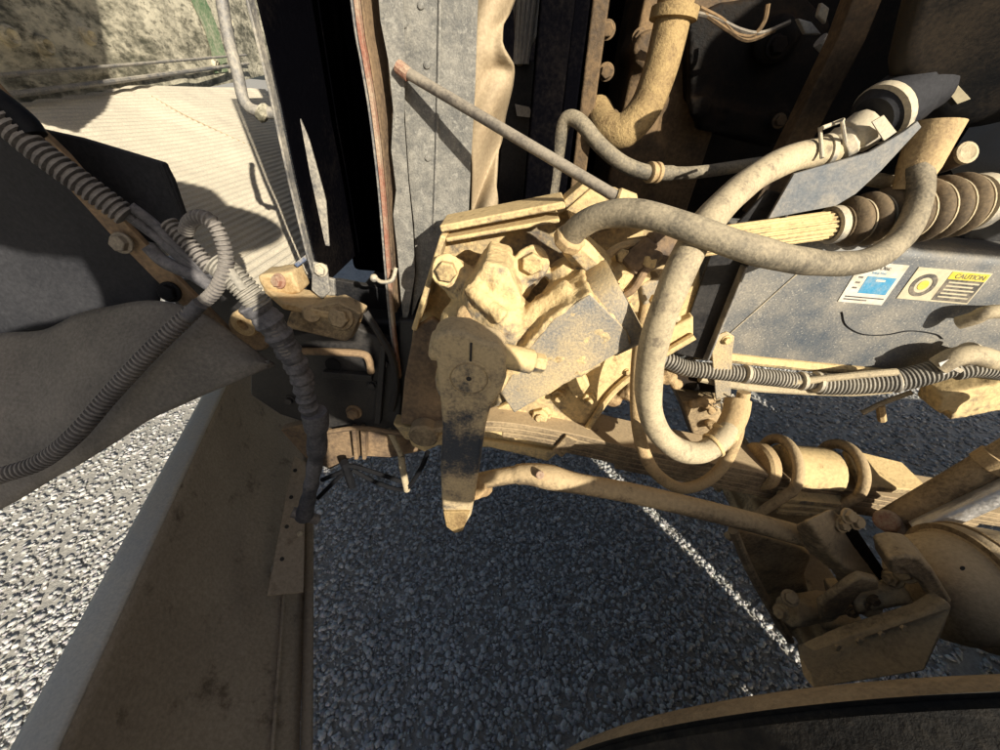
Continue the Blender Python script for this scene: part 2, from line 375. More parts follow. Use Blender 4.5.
# a dusty ledge along the lower edge and a scribed seam
Geo().tube([Vector((.33, -.001, 1.04)), Vector((.60, -.002, 1.035)), Vector((1.3, -.002, 1.035))], .009, 10).done('dust_ridge', 'bracket_cream', t, smooth=True)
Geo().tube([P(797, 274, Y=-.001), P(705, 356, Y=-.001)], .0011, 6, smooth=False).done('seam', 'clamp_metal', t)
bolt('bolt', P(860, 232, Y=-.001), (0, -1, 0), .011, 'bolt_dusty', t)
# stickers
def sticker(name, label, q, m):
    s = thing(name, label, 'sticker', q[0])
    a, b, c, d = [Vector((v.x, -.0012, v.z)) for v in q]
    Geo().prism([a, b, c, d], (0, .001, 0)).done('backing', m, s)
    def at(u, v, k=1): return a.lerp(b, u).lerp(d.lerp(c, u), v)+Vector((0, -.0003*k, 0))
    def patch(nm, u0, v0, u1, v1, mm, k=1):
        return Geo().prism([at(u0, v0, k), at(u1, v0, k), at(u1, v1, k), at(u0, v1, k)], (0, .00025, 0)).done(nm, mm, s)
    def words(txt, u, v, h, mm, k=2, parent=None):
        cu = bpy.data.curves.new('lettering', 'FONT'); cu.body = txt; H = (d-a).length*h; cu.size = H*1.35; cu.extrude = .0001
        tmp = bpy.data.objects.new('lettering', cu); COL.objects.link(tmp); dg = bpy.context.evaluated_depsgraph_get()
        me = bpy.data.meshes.new_from_object(tmp.evaluated_get(dg)); bpy.data.objects.remove(tmp); bpy.data.curves.remove(cu)
        o = bpy.data.objects.new('lettering', me); me.materials.clear(); me.materials.append(M[mm])
        xa = (b-a).normalized(); za = -(d-a).normalized(); za = (za-xa*za.dot(xa)).normalized(); ya = xa.cross(za)
        R = Matrix((xa, za, ya)).transposed().to_4x4(); R.translation = at(u, v+h, k)
        link(o, parent or s); o.matrix_basis = R
        return o
    return at, patch, words, s
q = [P(872, 262, Y=0), P(915, 263, Y=0), P(881, 305, Y=0), P(838, 300, Y=0)]
q = [Vector((q[3].x-.001, 0, q[0].z)), Vector((q[2].x, 0, q[0].z)), Vector((q[2].x, 0, q[2].z)), Vector((q[3].x, 0, q[2].z))]
at, patch, words, s1 = sticker('information_sticker', 'white sticker with blue square picture on the grey rail', q, 'sticker_white')
patch('picture', .30, .32, .92, .74, 'sticker_blue'); patch('picture_mark', .52, .38, .72, .43, 'sticker_white', 2)
words('Disc', .45, .05, .10, 'sticker_black'); words('Safety First', .34, .20, .055, 'sticker_blue')
for i in range(2): patch('text_line', .08, .83+.07*i, .95-.35*i, .86+.07*i, 'sticker_black')
for i in range(3): patch('text_mark', .12, .34+.13*i, .22, .38+.13*i, 'sticker_black')
q = [P(921, 267, Y=0), P(990, 276, Y=0), P(962, 306, Y=0), P(896, 298, Y=0)]
q = [Vector((q[3].x, 0, q[0].z)), Vector((q[1].x, 0, q[0].z)), Vector((q[1].x, 0, q[3].z)), Vector((q[3].x, 0, q[3].z))]
at, patch, words, s2 = sticker('caution_sticker', 'cream caution sticker with yellow header and round ring on the grey rail', q, 'sticker_cream')
tb0 = patch('text_block', .47, .27, .98, .95, 'sticker_black'); hd_ = patch('header', .47, .04, .98, .27, 'sticker_yellow', 2)
words('CAUTION', .54, .08, .145, 'sticker_black', 3, hd_)
for i in range(5): patch('text_line', .52, .34+.115*i, .94-.05*(i % 2), .385+.115*i, 'sticker_cream', 2)
g = Geo(); c = at(.22, .52, 1); H = (q[3]-q[0]).length
for (ro, ri, kk) in ((.36, .24, 1),):
    v = []; f = []
    for k in range(32):
        a = 6.2832*k/32
        for r in (ro, ri): v.append(c+Vector((math.cos(a)*r*H, -.0003, math.sin(a)*r*H)))
    f = [(2*k, 2*((k+1) % 32), 2*((k+1) % 32)+1, 2*k+1) for k in range(32)]
    g.add(v, f)
g.done('ring', 'sticker_black', s2)
Geo().lathe(c+Vector((0, .0001, 0)), (0, -1, 0), [(0, .15*H), (.0004, .15*H)], 24).done('ring_centre', 'sticker_yellow', s2)
# thin wire lying on the rail
o = Geo().tube(px([(842, 312), (846, 325), (862, 334), (885, 335), (910, 331), (935, 334), (943, 339)], -.0012), .0009, 6).done('loose_wire', 'black_plastic', None, smooth=True); tag(o, 'thin black wire curling under the stickers', 'wire')
# ------------------------------------------------------------------ bumper
t = thing('bumper', 'dusty metal front bumper seen from its brown inner side', 'bumper', (-.6, -.2, .3))
TL0, TL1 = P(208, 385, Z=.72), P(-15, 795, Z=.72)
TR0, TR1 = P(226, 385, Z=.725), P(36, 795, Z=.725)
BR0, BR1 = P(306, 500, Z=.40), P(299, 800, Z=.40)
TL0 = TL0.lerp(TL1, -.3); TR0 = TR0.lerp(TR1, -.3); BR0 = BR0.lerp(BR1, -.55)
g = Geo()
def strip(u, v):
    a = TL0.lerp(TL1, u); b = TR0.lerp(TR1, u); return a.lerp(b, v)+Vector((0, 0, .0025*math.sin(math.pi*v)))
g.grid(strip, 30, 6)
o = g.done('top_flange', 'bumper_strip', t, smooth=True); sl = o.modifiers.new('s', 'SOLIDIFY'); sl.thickness = .004; sl.offset = -1
def inner(u, v):
    a = TR0.lerp(TR1, u); b = BR0.lerp(BR1, u)
    p = a.lerp(b, v); bow = math.sin(math.pi*min(1, v))*.05
    return p+Vector((-bow*.7, 0, -bow*.6))+Vector((0, 0, .004*noise.noise(Vector((u*5, v*5, 1)))))+Vector((0, 0, -.003*(v < .01)))
g = Geo().grid(inner, 40, 20); o = g.done('inner_face', 'bumper_inner', t, smooth=True, angle=180); sl = o.modifiers.new('s', 'SOLIDIFY'); sl.thickness = .005; sl.offset = 1
# turned lower lip and a welded seam rib
g = Geo().grid(lambda u, v: BR0.lerp(BR1, u)+Vector((.022*v, 0, .012*v)), 20, 2); o = g.done('lower_lip', 'bumper_inner', t, smooth=True); sl = o.modifiers.new('s', 'SOLIDIFY'); sl.thickness = .005
g = Geo().tube([inner(u, .86)+Vector((.004, 0, .003)) for u in (.45, .6, .75, .9, 1)], .0035, 8); g.done('weld_rib', 'bumper_inner', t, smooth=True)
# perforated bracket plate on the inside
qq = [P(294, 455, Z=.58), P(306, 462, Z=.56), P(304, 592, Z=.47), P(267, 596, Z=.50)]
pl = plate('bracket_plate', qq, .006, 'bumper_inner', t, toward=(.5, -.3, .8))
cpl = sum(qq, Vector())/4; npl = (qq[1]-qq[0]).cross(qq[3]-qq[0]).normalized(); npl = npl if npl.z > 0 else -npl
for i in range(4):
    a = qq[0].lerp(qq[3], .12+.22*i).lerp(qq[1].lerp(qq[2], .12+.22*i), .25)
    Geo().lathe(a+npl*.001, npl, [(-.004, .0045), (.0012, .0045)], 12).done('hole', 'paint_black', pl)
bolt('bolt', qq[0].lerp(qq[2], .62)+npl*.001, npl, .005, 'clamp_metal', pl)
bolt('bolt', inner(.60, .80)+Vector((.004, 0, .004)), (.7, 0, .7), .011, 'bumper_strip', t)
# ------------------------------------------------------------------ tilted hood (to the left)
t = thing('tilted_hood', 'tilted-forward truck hood showing its rough inner panel and ribbed screen', 'hood', (-.9, .4, 1.0))
def scr(px_, py_):       # the grille screen's plane: rises toward the front
    v = (P(px_, py_, d=1)-CAM); s = Vector((-.36, 0, 1.05)); n = Vector((.24, 0, .68)).normalized()
    return CAM+v*((s-CAM).dot(n)/v.dot(n))
dirf = Vector((-.68, 0, .24)).normalized(); S0 = Vector((-.36, 0, 1.05)); Lf = .80
nr = 50; pr = []
for i in range(nr*4+1):
    k = i/4; pr.append((k/nr*Lf, (0, .0034, .0034, 0)[i % 4]))
g = Geo(); nn = Vector((.24, 0, .68)).normalized(); ys = [.03+1.4*j/12 for j in range(13)]
for (a, h) in pr:
    for y in ys: g.v.append(S0+dirf*a+nn*(h+.006*noise.noise(Vector((a*4, y*3, 0))))+Vector((0, y, 0)))
m_ = len(ys)
for i in range(len(pr)-1):
    for j in range(m_-1): g.f.append((i*m_+j, (i+1)*m_+j, (i+1)*m_+j+1, i*m_+j+1))
sc = g.done('grille_screen', 'mesh_cream', t)
sl = sc.modifiers.new('s', 'SOLIDIFY'); sl.thickness = .004; sl.offset = -1
Geo().tube([scr(*q)+nn*.002 for q in ((150, 96), (185, 116), (232, 138), (275, 158))], .0016, 6).done('screen_wire', 'seal_tan', t, smooth=True)
FA, FB = scr(15, 113), scr(178, 84)
def fold(y):
    k = (y-FA.y)/(FB.y-FA.y); return FA.lerp(FB, k)
# inner panel standing up from the fold
def ip(u, v):
    y = -.45+3.8*u; f_ = fold(y); z = f_.z-.03+1.3*v
    p = Vector((f_.x-.02-.10*v*v-.04*v, y, z))
    return p+Vector((.016*noise.noise(Vector((y*3, z*3, 2)))+.006*noise.noise(Vector((y*9, z*16, 5))), 0, 0))
Geo().grid(ip, 130, 60).done('inner_panel', 'fibreglass', t, smooth=True, angle=180)
def on_panel(a, b):
    best = None
    for i in range(91):
        for j in range(40):
            q = ip(i/90, j/80); w_ = q-CAM; dd = w_.dot(_f); e = (500+FPX*w_.dot(_r)/dd-a)**2+(375-FPX*w_.dot(_u)/dd-b)**2
            if best is None or e < best[0]: best = (e, i/90, j/80, q)
    return best
_, us, vs, _q = on_panel(206, 25)
Geo().grid(lambda u, v: ip(us-.018+.03*u+.007*math.sin(v*6), .03+.32*v)+Vector((.004, 0, 0)), 5, 24).done('paint_streak', 'green_paint', t, smooth=True, angle=180)
# seam rail at the fold
for k, (h, r) in enumerate(((.030, .006), (.060, .004))):
    Geo().tube([fold(y)+Vector((.012, 0, h)) for y in (-.45, .2, .9, 1.6)], r, 8).done('seam_rail', 'strip_metal', t, smooth=True)
for (a, b) in ((3, 35), (35, 47), (86, 34), (216, 62), (228, 20)):
    q = on_panel(a, b)[3]; Geo().lathe(q, (1, 0, 0), [(-.01, .020), (.010, .018), (.016, .012), (.008, .006)], 16).done('stud', 'fibreglass', t, smooth=True)
# near side of the hood: black inner fender panel, gusset plate, hinge bar
def sidep(u, v):
    top = [P(-60, 50, Y=-.06), P(10, 112, Y=-.055), P(70, 172, Y=-.05), P(120, 232, Y=-.045), P(165, 280, Y=-.04)]
    bot = [P(-80, 345, Y=-.10), P(0, 338, Y=-.09), P(60, 328, Y=-.08), P(110, 318, Y=-.06), P(160, 302, Y=-.05)]
    k = u*4; i = min(3, int(k)); h = k-i
    return top[i].lerp(top[i+1], h).lerp(bot[i].lerp(bot[i+1], h), v)+Vector((0, .03*math.sin(math.pi*v)*(1-u), 0))
o = Geo().grid(sidep, 20, 16).done('fender_panel', 'plastic_dusty', t, smooth=True, angle=180); sl = o.modifiers.new('s', 'SOLIDIFY'); sl.thickness = .006
plate('gusset_plate', px([(30, 127), (80, 138), (163, 163), (172, 180), (187, 224), (160, 245), (118, 235), (60, 175)], -.015), .008, 'plastic_dusty', t)
plate('gusset_flange', [P(163, 163, Y=-.016), P(187, 224, Y=-.016), P(192, 226, Y=.03), P(168, 163, Y=.03)], .005, 'plastic_dusty', t, toward=(1, 0, 0))
g = Geo().sweep([P(-40, 60, Y=-.07), P(0, 103, Y=-.065), P(60, 160, Y=-.06), P(120, 228, Y=-.055), P(180, 290, Y=-.05), P(225, 335, Y=-.045)], [(-.004, -.017), (.004, -.017), (.004, .017), (-.004, .017)], (0, 1, 0)); g.done('hinge_bar', 'bracket_brown', t, bevel=.0015)
bolt('hinge_nut', P(122, 243, Y=-.068), (.1, -1, .2), .011, 'rod_metal', t)
bolt('hinge_nut', P(170, 292, Y=-.062), (.1, -1, .2), .012, 'black_plastic', t)
plate('flank', [Vector((x, -.12, z)) for x, z in ((-.62, 1.50), (-.585, 1.62), (-.57, 1.80), (-.53, 2.1), (-.70, 2.4), (-1.25, 2.55), (-1.25, 1.50))], .006, 'cab_paint', t)  # unseen hood side, outlined to shade the panel and screen
# rubber flap
def flap(u, v):
    top = [P(-60, 345, Y=-.14), P(0, 333, Y=-.13), P(45, 330, Y=-.125), P(85, 312, Y=-.12), P(150, 300, Y=-.115), P(200, 312, Y=-.11), P(245, 342, Y=-.11), P(274, 365, Y=-.115)]
    bot = [P(-60, 545, Y=-.30), P(0, 508, Y=-.28), P(50, 480, Y=-.26), P(100, 450, Y=-.24), P(150, 420, Y=-.21), P(200, 397, Y=-.18), P(245, 378, Y=-.15), P(276, 366, Y=-.117)]
    a = spline(top, 60)[int(round(u*60))]; b = spline(bot, 60)[int(round(u*60))]
    p = a.lerp(b, v); return p+Vector((0, -.012*math.sin(v*math.pi), .010*math.sin(math.pi*v)+.004*noise.noise(p*14)))
o = Geo().grid(flap, 60, 18).done('rubber_flap', 'rubber_flap', None, smooth=True, angle=180); tag(o, 'dark grey pointed rubber splash flap below the hood side', 'flap')
sl = o.modifiers.new('s', 'SOLIDIFY'); sl.thickness = .007
# ------------------------------------------------------------------ harness at the hood
t = thing('hood_wiring_harness', 'thick bundle of grey ribbed conduits crossing from hood to chassis', 'wiring harness', P(240, 300, Y=-.1))
CR = (.0062, .0034)
Geo().tube(px([(-30, 92, -.12), (0, 118, -.12), (40, 152, -.12), (75, 178, -.118), (105, 200, -.115), (132, 220, -.112)], 0), .0118, 18, ridge=(.0066, .0042)).done('conduit', 'conduit', t, smooth=True, angle=60)
Geo().tube(px([(-20, 88, -.11), (20, 118, -.112), (34, 136, -.115)], 0), .012, 12).done('conduit_sleeve', 'black_plastic', t, smooth=True)
for k, off in enumerate(((0, 0), (4, -8), (8, 6))):
    Geo().tube(px([(126+off[0], 214+off[1], -.108), (150+off[0], 232+off[1], -.10), (185, 258+off[1]*.6, -.098), (215, 276, -.10)], 0), .0062, 12).done('wire_sleeve', 'tape', t, smooth=True)
Geo().tube(px([(168, 222, -.095), (185, 240, -.10), (205, 262, -.105), (216, 275, -.11)], 0), .0085, 16, ridge=(.0060, .0032)).done('conduit', 'conduit', t, smooth=True, angle=60)
Geo().tube(px([(148, 246, -.10), (165, 262, -.10), (195, 276, -.105), (216, 290, -.11)], 0), .0085, 14).done('wire_sleeve', 'tape', t, smooth=True)
# the loop and the lower conduit running back along the flap
Geo().tube(px([(186, 232, -.11), (190, 222, -.115), (200, 217, -.118), (212, 222, -.12), (220, 235, -.122), (226, 255, -.125), (224, 272, -.13), (214, 292, -.135), (196, 308, -.14)], 0), .0072, 16, ridge=(.0052, .0028)).done('conduit', 'conduit', t, smooth=True, angle=60)
Geo().tube(px([(200, 304, -.15), (186, 318, -.16)], 0), .0088, 14, smooth=False).done('tape_wrap', 'tape', t, smooth=True)
Geo().tube(px([(194, 310, -.152), (150, 352, -.19), (110, 395, -.225), (75, 435, -.26), (40, 462, -.28), (0, 476, -.295), (-40, 492, -.31)], 0), .0088, 18, n=80, ridge=(.0055, .0030)).done('conduit', 'conduit', t, smooth=True, angle=60)
# paler trunk then taped leg down to the plug
Geo().tube(px([(216, 262, -.115), (232, 276, -.12), (248, 292, -.122), (262, 308, -.122)], 0), .0150, 20, ridge=(.0052, .0028)).done('conduit', 'conduit_pale', t, smooth=True, angle=60)
Geo().tube(px([(228, 268, -.126), (244, 290, -.132)], 0), .0062, 12, smooth=False).done('wire_sleeve', 'conduit_pale', t, smooth=True)
Geo().tube(px([(252, 302, -.12), (272, 325, -.118), (288, 350, -.115), (298, 368, -.112), (306, 385, -.11)], 0), lambda u: .0195-.005*u+.0016*math.sin(u*37)+.0008*math.sin(u*91), 18, n=60).done('taped_trunk', 'tape', t, smooth=True)
Geo().tube(px([(270, 322, -.125), (284, 348, -.125), (300, 372, -.12)], 0), .0075, 14, ridge=(.0052, .0026)).done('conduit', 'conduit', t, smooth=True, angle=60)
Geo().tube(px([(284, 342, -.118), (298, 372, -.12), (306, 398, -.12), (312, 418, -.118)], 0), lambda u: .0135+.0015*math.sin(u*47)+.0008*math.sin(u*101), 18, n=60).done('taped_leg', 'tape', t, smooth=True)
Geo().tube(px([(308, 404, -.118), (311, 415, -.118), (314, 424, -.118)], 0), .0105, 16).done('tape_wrap', 'conduit', t, smooth=True)
Geo().tube(px([(314, 412, -.118), (316, 420, -.118), (317, 448, -.115), (313, 475, -.11), (308, 500, -.10), (304, 515, -.095)], 0), lambda u: .0165+.003*(u < .12)-.003*math.sin(u*3.1)*(u > .3)+.003*max(0, u-.8)*4+.0009*math.sin(u*33), 18, n=60).done('plug_boot', 'tape', t, smooth=True)
Geo().tube(px([(292, 512, -.10), (300, 514, -.098), (318, 520, -.09)], 0), .011, 12).done('plug', 'conduit', t, smooth=True)
# black split lead under the bracket
for k, pts in enumerate(([(322, 480), (345, 470), (352, 466), (385, 476), (410, 485)], [(318, 498), (336, 480), (348, 470)], [(352, 470), (380, 484), (405, 489), (420, 470), (428, 452)])):
    Geo().tube(px(pts, -.04), .005, 8).done('lead', 'black_plastic', t, smooth=True)
Geo().tube(px([(344, 462, -.04), (352, 486, -.04)], 0), .009, 8, smooth=False).done('lead_clip', 'black_plastic', t, smooth=True)
# pale tube hanging at the bracket
o = Geo().tube(px([(388, 428, -.03), (396, 444, -.035), (401, 455, -.04)], 0), .0058, 12).add([], []); o.tube(px([(401, 455, -.04), (403, 470, -.04), (407, 490, -.04)], 0), .0072, 12)
o = o.done('drain_tube', 'hose_cream', None, smooth=True); tag(o, 'short pale rubber drain tube hanging under the front bracket', 'tube')
# ------------------------------------------------------------------ radiator assembly
def vx(px_, py_, Y): return P(px_, py_, Y=Y).x
def tall(pts):      # carry an upright on to its true top above the picture
    q = px(pts, 0); return [Vector((q[0].x, q[0].y, 1.92)), Vector((q[0].x, q[0].y, 1.65))]+q
t = thing('radiator', 'tall radiator with black side tank and narrow metal edge strips', 'radiator', (-.2, .1, 1.05))
# front edge strip (thin sheet edge running back into the truck)
pts = tall([(250, 0, -.02), (272, 90, -.02), (291, 180, -.02), (308, 250, -.02), (319, 288, -.02)])
g = Geo().sweep(pts, [(-.0015, -.007), (-.0015, .007), (.0015, .007), (.0015, -.007)], (1, 0, 0)); g.done('edge_strip', 'strip_metal', t, bevel=.0008)
Geo().sweep([p+Vector((.003, .19, 0)) for p in pts], [(-.0012, -.18), (-.0012, .18), (.0012, .18), (.0012, -.18)], (1, 0, 0)).done('deflector_sheet', 'shade_black', t)
# second strip; its pale metal paints in a sunlit sliver of the panel
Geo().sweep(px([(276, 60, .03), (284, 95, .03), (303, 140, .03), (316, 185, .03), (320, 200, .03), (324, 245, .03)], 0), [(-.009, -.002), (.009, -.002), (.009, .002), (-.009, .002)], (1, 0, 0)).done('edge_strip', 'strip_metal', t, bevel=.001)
Geo().box(((vx(272, 100, .06)+vx(360, 100, .06))/2, .31, 1.60), (.056, 0, 0), (0, .085, 0), (0, 0, .56)).done('side_tank', 'shade_black', t, bevel=.012, seg=3)
Geo().box((vx(300, 100, .05)-.004, .212, 1.60), (.014, 0, 0), (0, .015, 0), (0, 0, .54)).done('side_tank_rib', 'shade_black', t, bevel=.006)
Geo().box((-.20, .75, 1.60), (.075, 0, 0), (0, .50, 0), (0, 0, .58)).done('core', 'shade_black', t)
for k in range(9):
    Geo().box((-.277, .30+.1*k, 1.32), (.002, 0, 0), (0, .012, 0), (0, 0, .29)).done('core_fin', 'shade_black', t)
# foot of the edge strip: silver bolted tab
ft_ = plate('foot_tab', px([(312, 262), (326, 266), (330, 292), (322, 300), (311, 290)], -.03), .006, 'strip_metal', t)
bolt('bolt', P(321, 270, Y=-.031), (0, -1, .2), .008, 'clamp_metal', ft_)
plate('foot_leg', px([(311, 272), (322, 276), (322, 298), (316, 300)], -.012), .008, 'strip_metal', t)
plate('foot_leg', px([(326, 278), (334, 280), (335, 296), (327, 296)], -.008), .008, 'strip_metal', t)
# rusty plate edge
pts = tall([(357, 0, -.03), (366, 60, -.03), (374, 110, -.03), (381, 170, -.03), (385, 215, -.03), (389, 270, -.03), (394, 330, -.03), (400, 377, -.03)])
sp = spline(pts, 50)
Geo().sweep(sp, [(-.0022, -.005), (-.0022, .005), (.0022, .005), (.0022, -.005)], (1, 0, 0)).done('rusty_edge', 'rust_edge', t, bevel=.0006)
Geo().sweep([p+Vector((-.0045, .003, 0)) for p in sp], [(-.0022, -.005), (-.0022, .005), (.0022, .005), (.0022, -.005)], (1, 0, 0)).done('edge_strip', 'strip_metal', t, bevel=.0006)
Geo().sweep([p+Vector((.002, .10, 0)) for p in sp[:44]], [(-.001, -.09), (-.001, .09), (.001, .09), (.001, -.09)], (1, 0, 0)).done('shroud_sheet', 'bracket_brown', t)
# wire hook near its foot
Geo().tube(px([(375, 278, -.045), (382, 282, -.05), (392, 280, -.05), (396, 268, -.04)], 0), .003, 8).done('wire_hook', 'clamp_metal', t, smooth=True)
Geo().ball(P(374, 278, Y=-.045), .006, seg=10).done('hook_knob', 'clamp_metal', t, smooth=True)
# galvanised side panels
t = thing('radiator_side_panel', 'tall galvanised grey side panel scratched and riveted beside radiator', 'panel', (-.1, 0, 1.15))
fl = [(376, -40), (404, -40), (404, 20), (405, 70), (404, 120), (408, 180), (413, 230), (415, 275), (409, 312), (404, 330), (401, 300), (397, 250), (393, 215), (396, 190), (391, 150), (393, 110), (388, 60), (380, 20)]
plate('side_flange', px(fl[2:], -.012)[::1]+[Vector((P(379, 0, Y=-.012).x, -.012, 1.9)), Vector((P(404, 0, Y=-.012).x, -.012, 1.9))], .002, 'galvanised', t, bevel=.0006)
pn = [(407, -40), (481, -40), (478, 0), (475, 90), (471, 160), (468, 226), (440, 262), (418, 300), (411, 320), (416, 270), (414, 225), (409, 180), (405, 120)]
mp_ = plate('main_panel', px(pn[2:], .0)+[Vector((P(406, 0, Y=0).x, 0, 1.9)), Vector((P(478, 0, Y=0).x, 0, 1.9))], .0025, 'galvanised', t, bevel=.0006)
Geo().tube(px([(441, -40), (439, 60), (437, 140), (434, 226)], -.001), .0022, 8).done('pressed_crease', 'galvanised', t, smooth=True)
for (a, b) in ((427, 65), (428, 158), (433, 231), (421, 5), (404, 24)):
    Geo().lathe(P(a, b, Y=-.0005), (0, -1, 0), [(0, .0042), (.0015, .0036), (.0022, .0016)], 14).done('rivet', 'galvanised', mp_, smooth=True)
# tan rubber seal
RE = [(516, -40), (512, 0), (503, 25), (503, 45), (513, 62), (510, 85), (503, 115), (499, 150), (497, 185), (494, 226)]
def seal(u, v):
    y = -40+266*v
    for i in range(len(RE)-1):
        if RE[i][1] <= y <= RE[i+1][1]: h = (y-RE[i][1])/(RE[i+1][1]-RE[i][1]); xr = RE[i][0]+(RE[i+1][0]-RE[i][0])*h; break
    xl = 474-4*v
    pin = math.exp(-((v-.36)/.07)**2)
    Yd = .07+.02*math.sin(v*9+u*2)+.035*u*u-.03*pin*u*math.cos(v*20)+.014*math.sin(u*5+v*14)
    return P(xl+(xr-xl)*u, y, Y=Yd)
o = Geo().grid(seal, 14, 60).done('rubber_seal', 'seal_tan', None, smooth=True, angle=180); tag(o, 'wavy tan rubber air seal beside the grey side panel', 'seal')
sl = o.modifiers.new('s', 'SOLIDIFY'); sl.thickness = .005
# support rod
t = thing('support_rod', 'thin straight steel support rod leaning from panel to steering bracket', 'rod', P(618, 198, Y=-.07))
Geo().tube([P(404, 71, Y=-.018), P(620, 199, Y=-.13)], .0062, 12, smooth=False).done('rod', 'rod_metal', t, smooth=True)
Geo().tube([P(398, 66, Y=-.016), P(409, 75, Y=-.021)], .0072, 10, smooth=False).done('rod_tip', 'rust_edge', t, smooth=True)
Geo().cyl(P(616, 196, Y=-.129), P(634, 203, Y=-.13), .009, seg=12, ch=.002).done('rod_end', 'bracket_cream', t, smooth=True)
# grab handle on the front strip
t = thing('grab_handle', 'bent grey tube grab handle fixed to the radiator edge strip', 'handle', P(262, 113, Y=-.02))
Geo().tube(px([(217, -50, .03), (222, 0, .02), (229, 40, .01), (238, 75, 0), (243, 98, -.008), (250, 108, -.012), (262, 112, -.018), (276, 113, -.02)], 0), .0066, 12, n=60).done('tube', 'strip_metal', t, smooth=True)
Geo().cyl(P(258, 109, Y=-.02), P(268, 117, Y=-.018), .011, seg=12, ch=.003).done('mount', 'fibreglass', t, smooth=True)
# ------------------------------------------------------------------ cooler behind the radiator and dark posts
t = thing('air_cooler', 'grey finned cooler panel standing behind the tan seal', 'cooler', P(535, 100, Y=.35))
plate('lit_face', px([(510, -40), (556, -40), (552, 8), (522, 66), (516, 66)], .16), .004, 'fin_grey', t)  # pale grey, outlined as the sunlit patch of the cooler
plate('shaded_face', px([(506, 60), (560, 60), (545, 235), (495, 235)], .165), .01, 'paint_black', t)  # black paints in the shade below the cooler's lit patch
plate('foil_tag', px([(515, 104), (529, 107), (535, 118), (517, 116)], .15), .001, 'fin_grey', t, bevel=0)
for k in range(4):
    Geo().tube([P(521+6*k, -40, Y=.153), P(515+4*k, 64, Y=.153)], .0034, 6, smooth=False).done('fin', 'fin_grey', t, smooth=True)
def post(name, label, pa, pb, Y, wd, dp, m, z0=.95, z1=1.9):
    a, b = vx(pa[0], pa[1], Y), vx(pb[0], pb[1], Y)
    o = Geo().sweep([Vector((b+(a-b)*(z-1.05)/.55, Y+dp, z)) for z in (z0, z0+.3, z1)], [(-wd, -dp), (wd, -dp), (wd, dp), (-wd, dp)], (1, 0, 0)).done(name, m, None, bevel=.004)
    return tag(o, label, 'post')
post('fan_shroud_post', 'black upright fan shroud post next to the grey cooler', (556, 0), (540, 200), .09, .022, .06, 'shade_black')
post('support_post', 'narrow dark brown upright behind the black shroud post', (580, 0), (562, 200), .20, .012, .05, 'shade_black')
post('engine_mount_post', 'dusty tan upright bracket beside the engine cover', (598, 0), (580, 200), .22, .013, .04, 'engine_brown')
# ------------------------------------------------------------------ engine
t = thing('engine', 'dark greasy diesel engine deep in the bay', 'engine', (.6, .6, .95))
Geo().box((.12, .62, 1.35), (.26, 0, 0), (0, .03, 0), (0, 0, .60)).done('fan_shroud', 'shade_black', t, bevel=.01)
fc_ = cast('front_cover', Geo().box((.30, .52, 1.40), (.10, 0, 0), (0, .12, 0), (0, 0, .30)).box((.24, .44, 1.32), (.04, 0, 0), (0, .06, 0), (0, 0, .12)).cyl((.27, .38, 1.28), (.27, .5, 1.28), .045).cyl((.22, .36, 1.46), (.22, .5, 1.46), .03), 'engine_brown', t, .008, 4)
for (a, b) in ((607, 30), (612, 118), (640, 38), (606, 72)): bolt('cover_bolt', P(a, b, Y=.385), (0, -1, 0), .012, 'engine_brown', fc_)
g = Geo().box((.95, .95, 1.35), (.75, 0, 0), (0, .28, 0), (0, 0, .60)); g.done('block', 'engine_dark', t, bevel=.03)
g = Geo()
ch = [(688, 20), (720, 2), (800, -10), (832, 20), (815, 80), (806, 120), (770, 148), (720, 130), (690, 100)]
g.prism(px(ch, .36), (0, .25, 0))
for k in range(3): g.prism(px([(690+4*k, 98+13*k), (806-8*k, 122+9*k), (804-8*k, 127+9*k), (690+4*k, 104+13*k)], .345), (0, .03, 0))
g.cyl(P(775, 40, Y=.33), P(775, 40, Y=.42), .035).cyl(P(780, 120, Y=.33), P(780, 120, Y=.42), .018).cyl(P(700, 107, Y=.34), P(700, 107, Y=.42), .02)
cast('compressor', g, 'engine_dark', t, .006, 4)
bolt('bolt', P(776, 47, Y=.325), (0, -1, .2), .014, 'engine_dark', t); bolt('bolt', P(779, 121, Y=.325), (0, -1, .2), .010, 'engine_brown', t)
for k, pts in enumerate(([(700, 8), (722, 20), (735, 34), (752, 36), (764, 22), (768, 4)], [(690, 12), (715, 18), (740, 30), (762, 33), (790, 22)], [(705, 14), (728, 30), (748, 40), (775, 30)])):
    Geo().tube(px(pts, .27), .0035, 6).done('wire', ('engine_brown', 'rod_metal', 'engine_brown')[k], t, smooth=True)
plate('connector', px([(798, 18), (812, 22), (822, 34), (806, 34)], .26), .012, 'fin_grey', t)
Geo().cyl(P(820, 40, Y=.27), P(828, 48, Y=.27), .010, seg=10).done('connector', 'fin_grey', t, smooth=True)
plate('tab', px([(822, 2), (830, 8), (826, 24), (818, 16)], .26), .01, 'clamp_metal', t)
# diagonal frame member
o = Geo().sweep([P(872, -30, Y=.20), P(845, 40, Y=.20), P(800, 130, Y=.20), P(755, 215, Y=.20)], [(-.020, -.016), (.020, -.016), (.020, .016), (-.020, .016)], (1, 0, 0)).done('diagonal_brace', 'engine_brown', None, bevel=.003); tag(o, 'dusty brown diagonal brace beside the dark engine', 'brace')
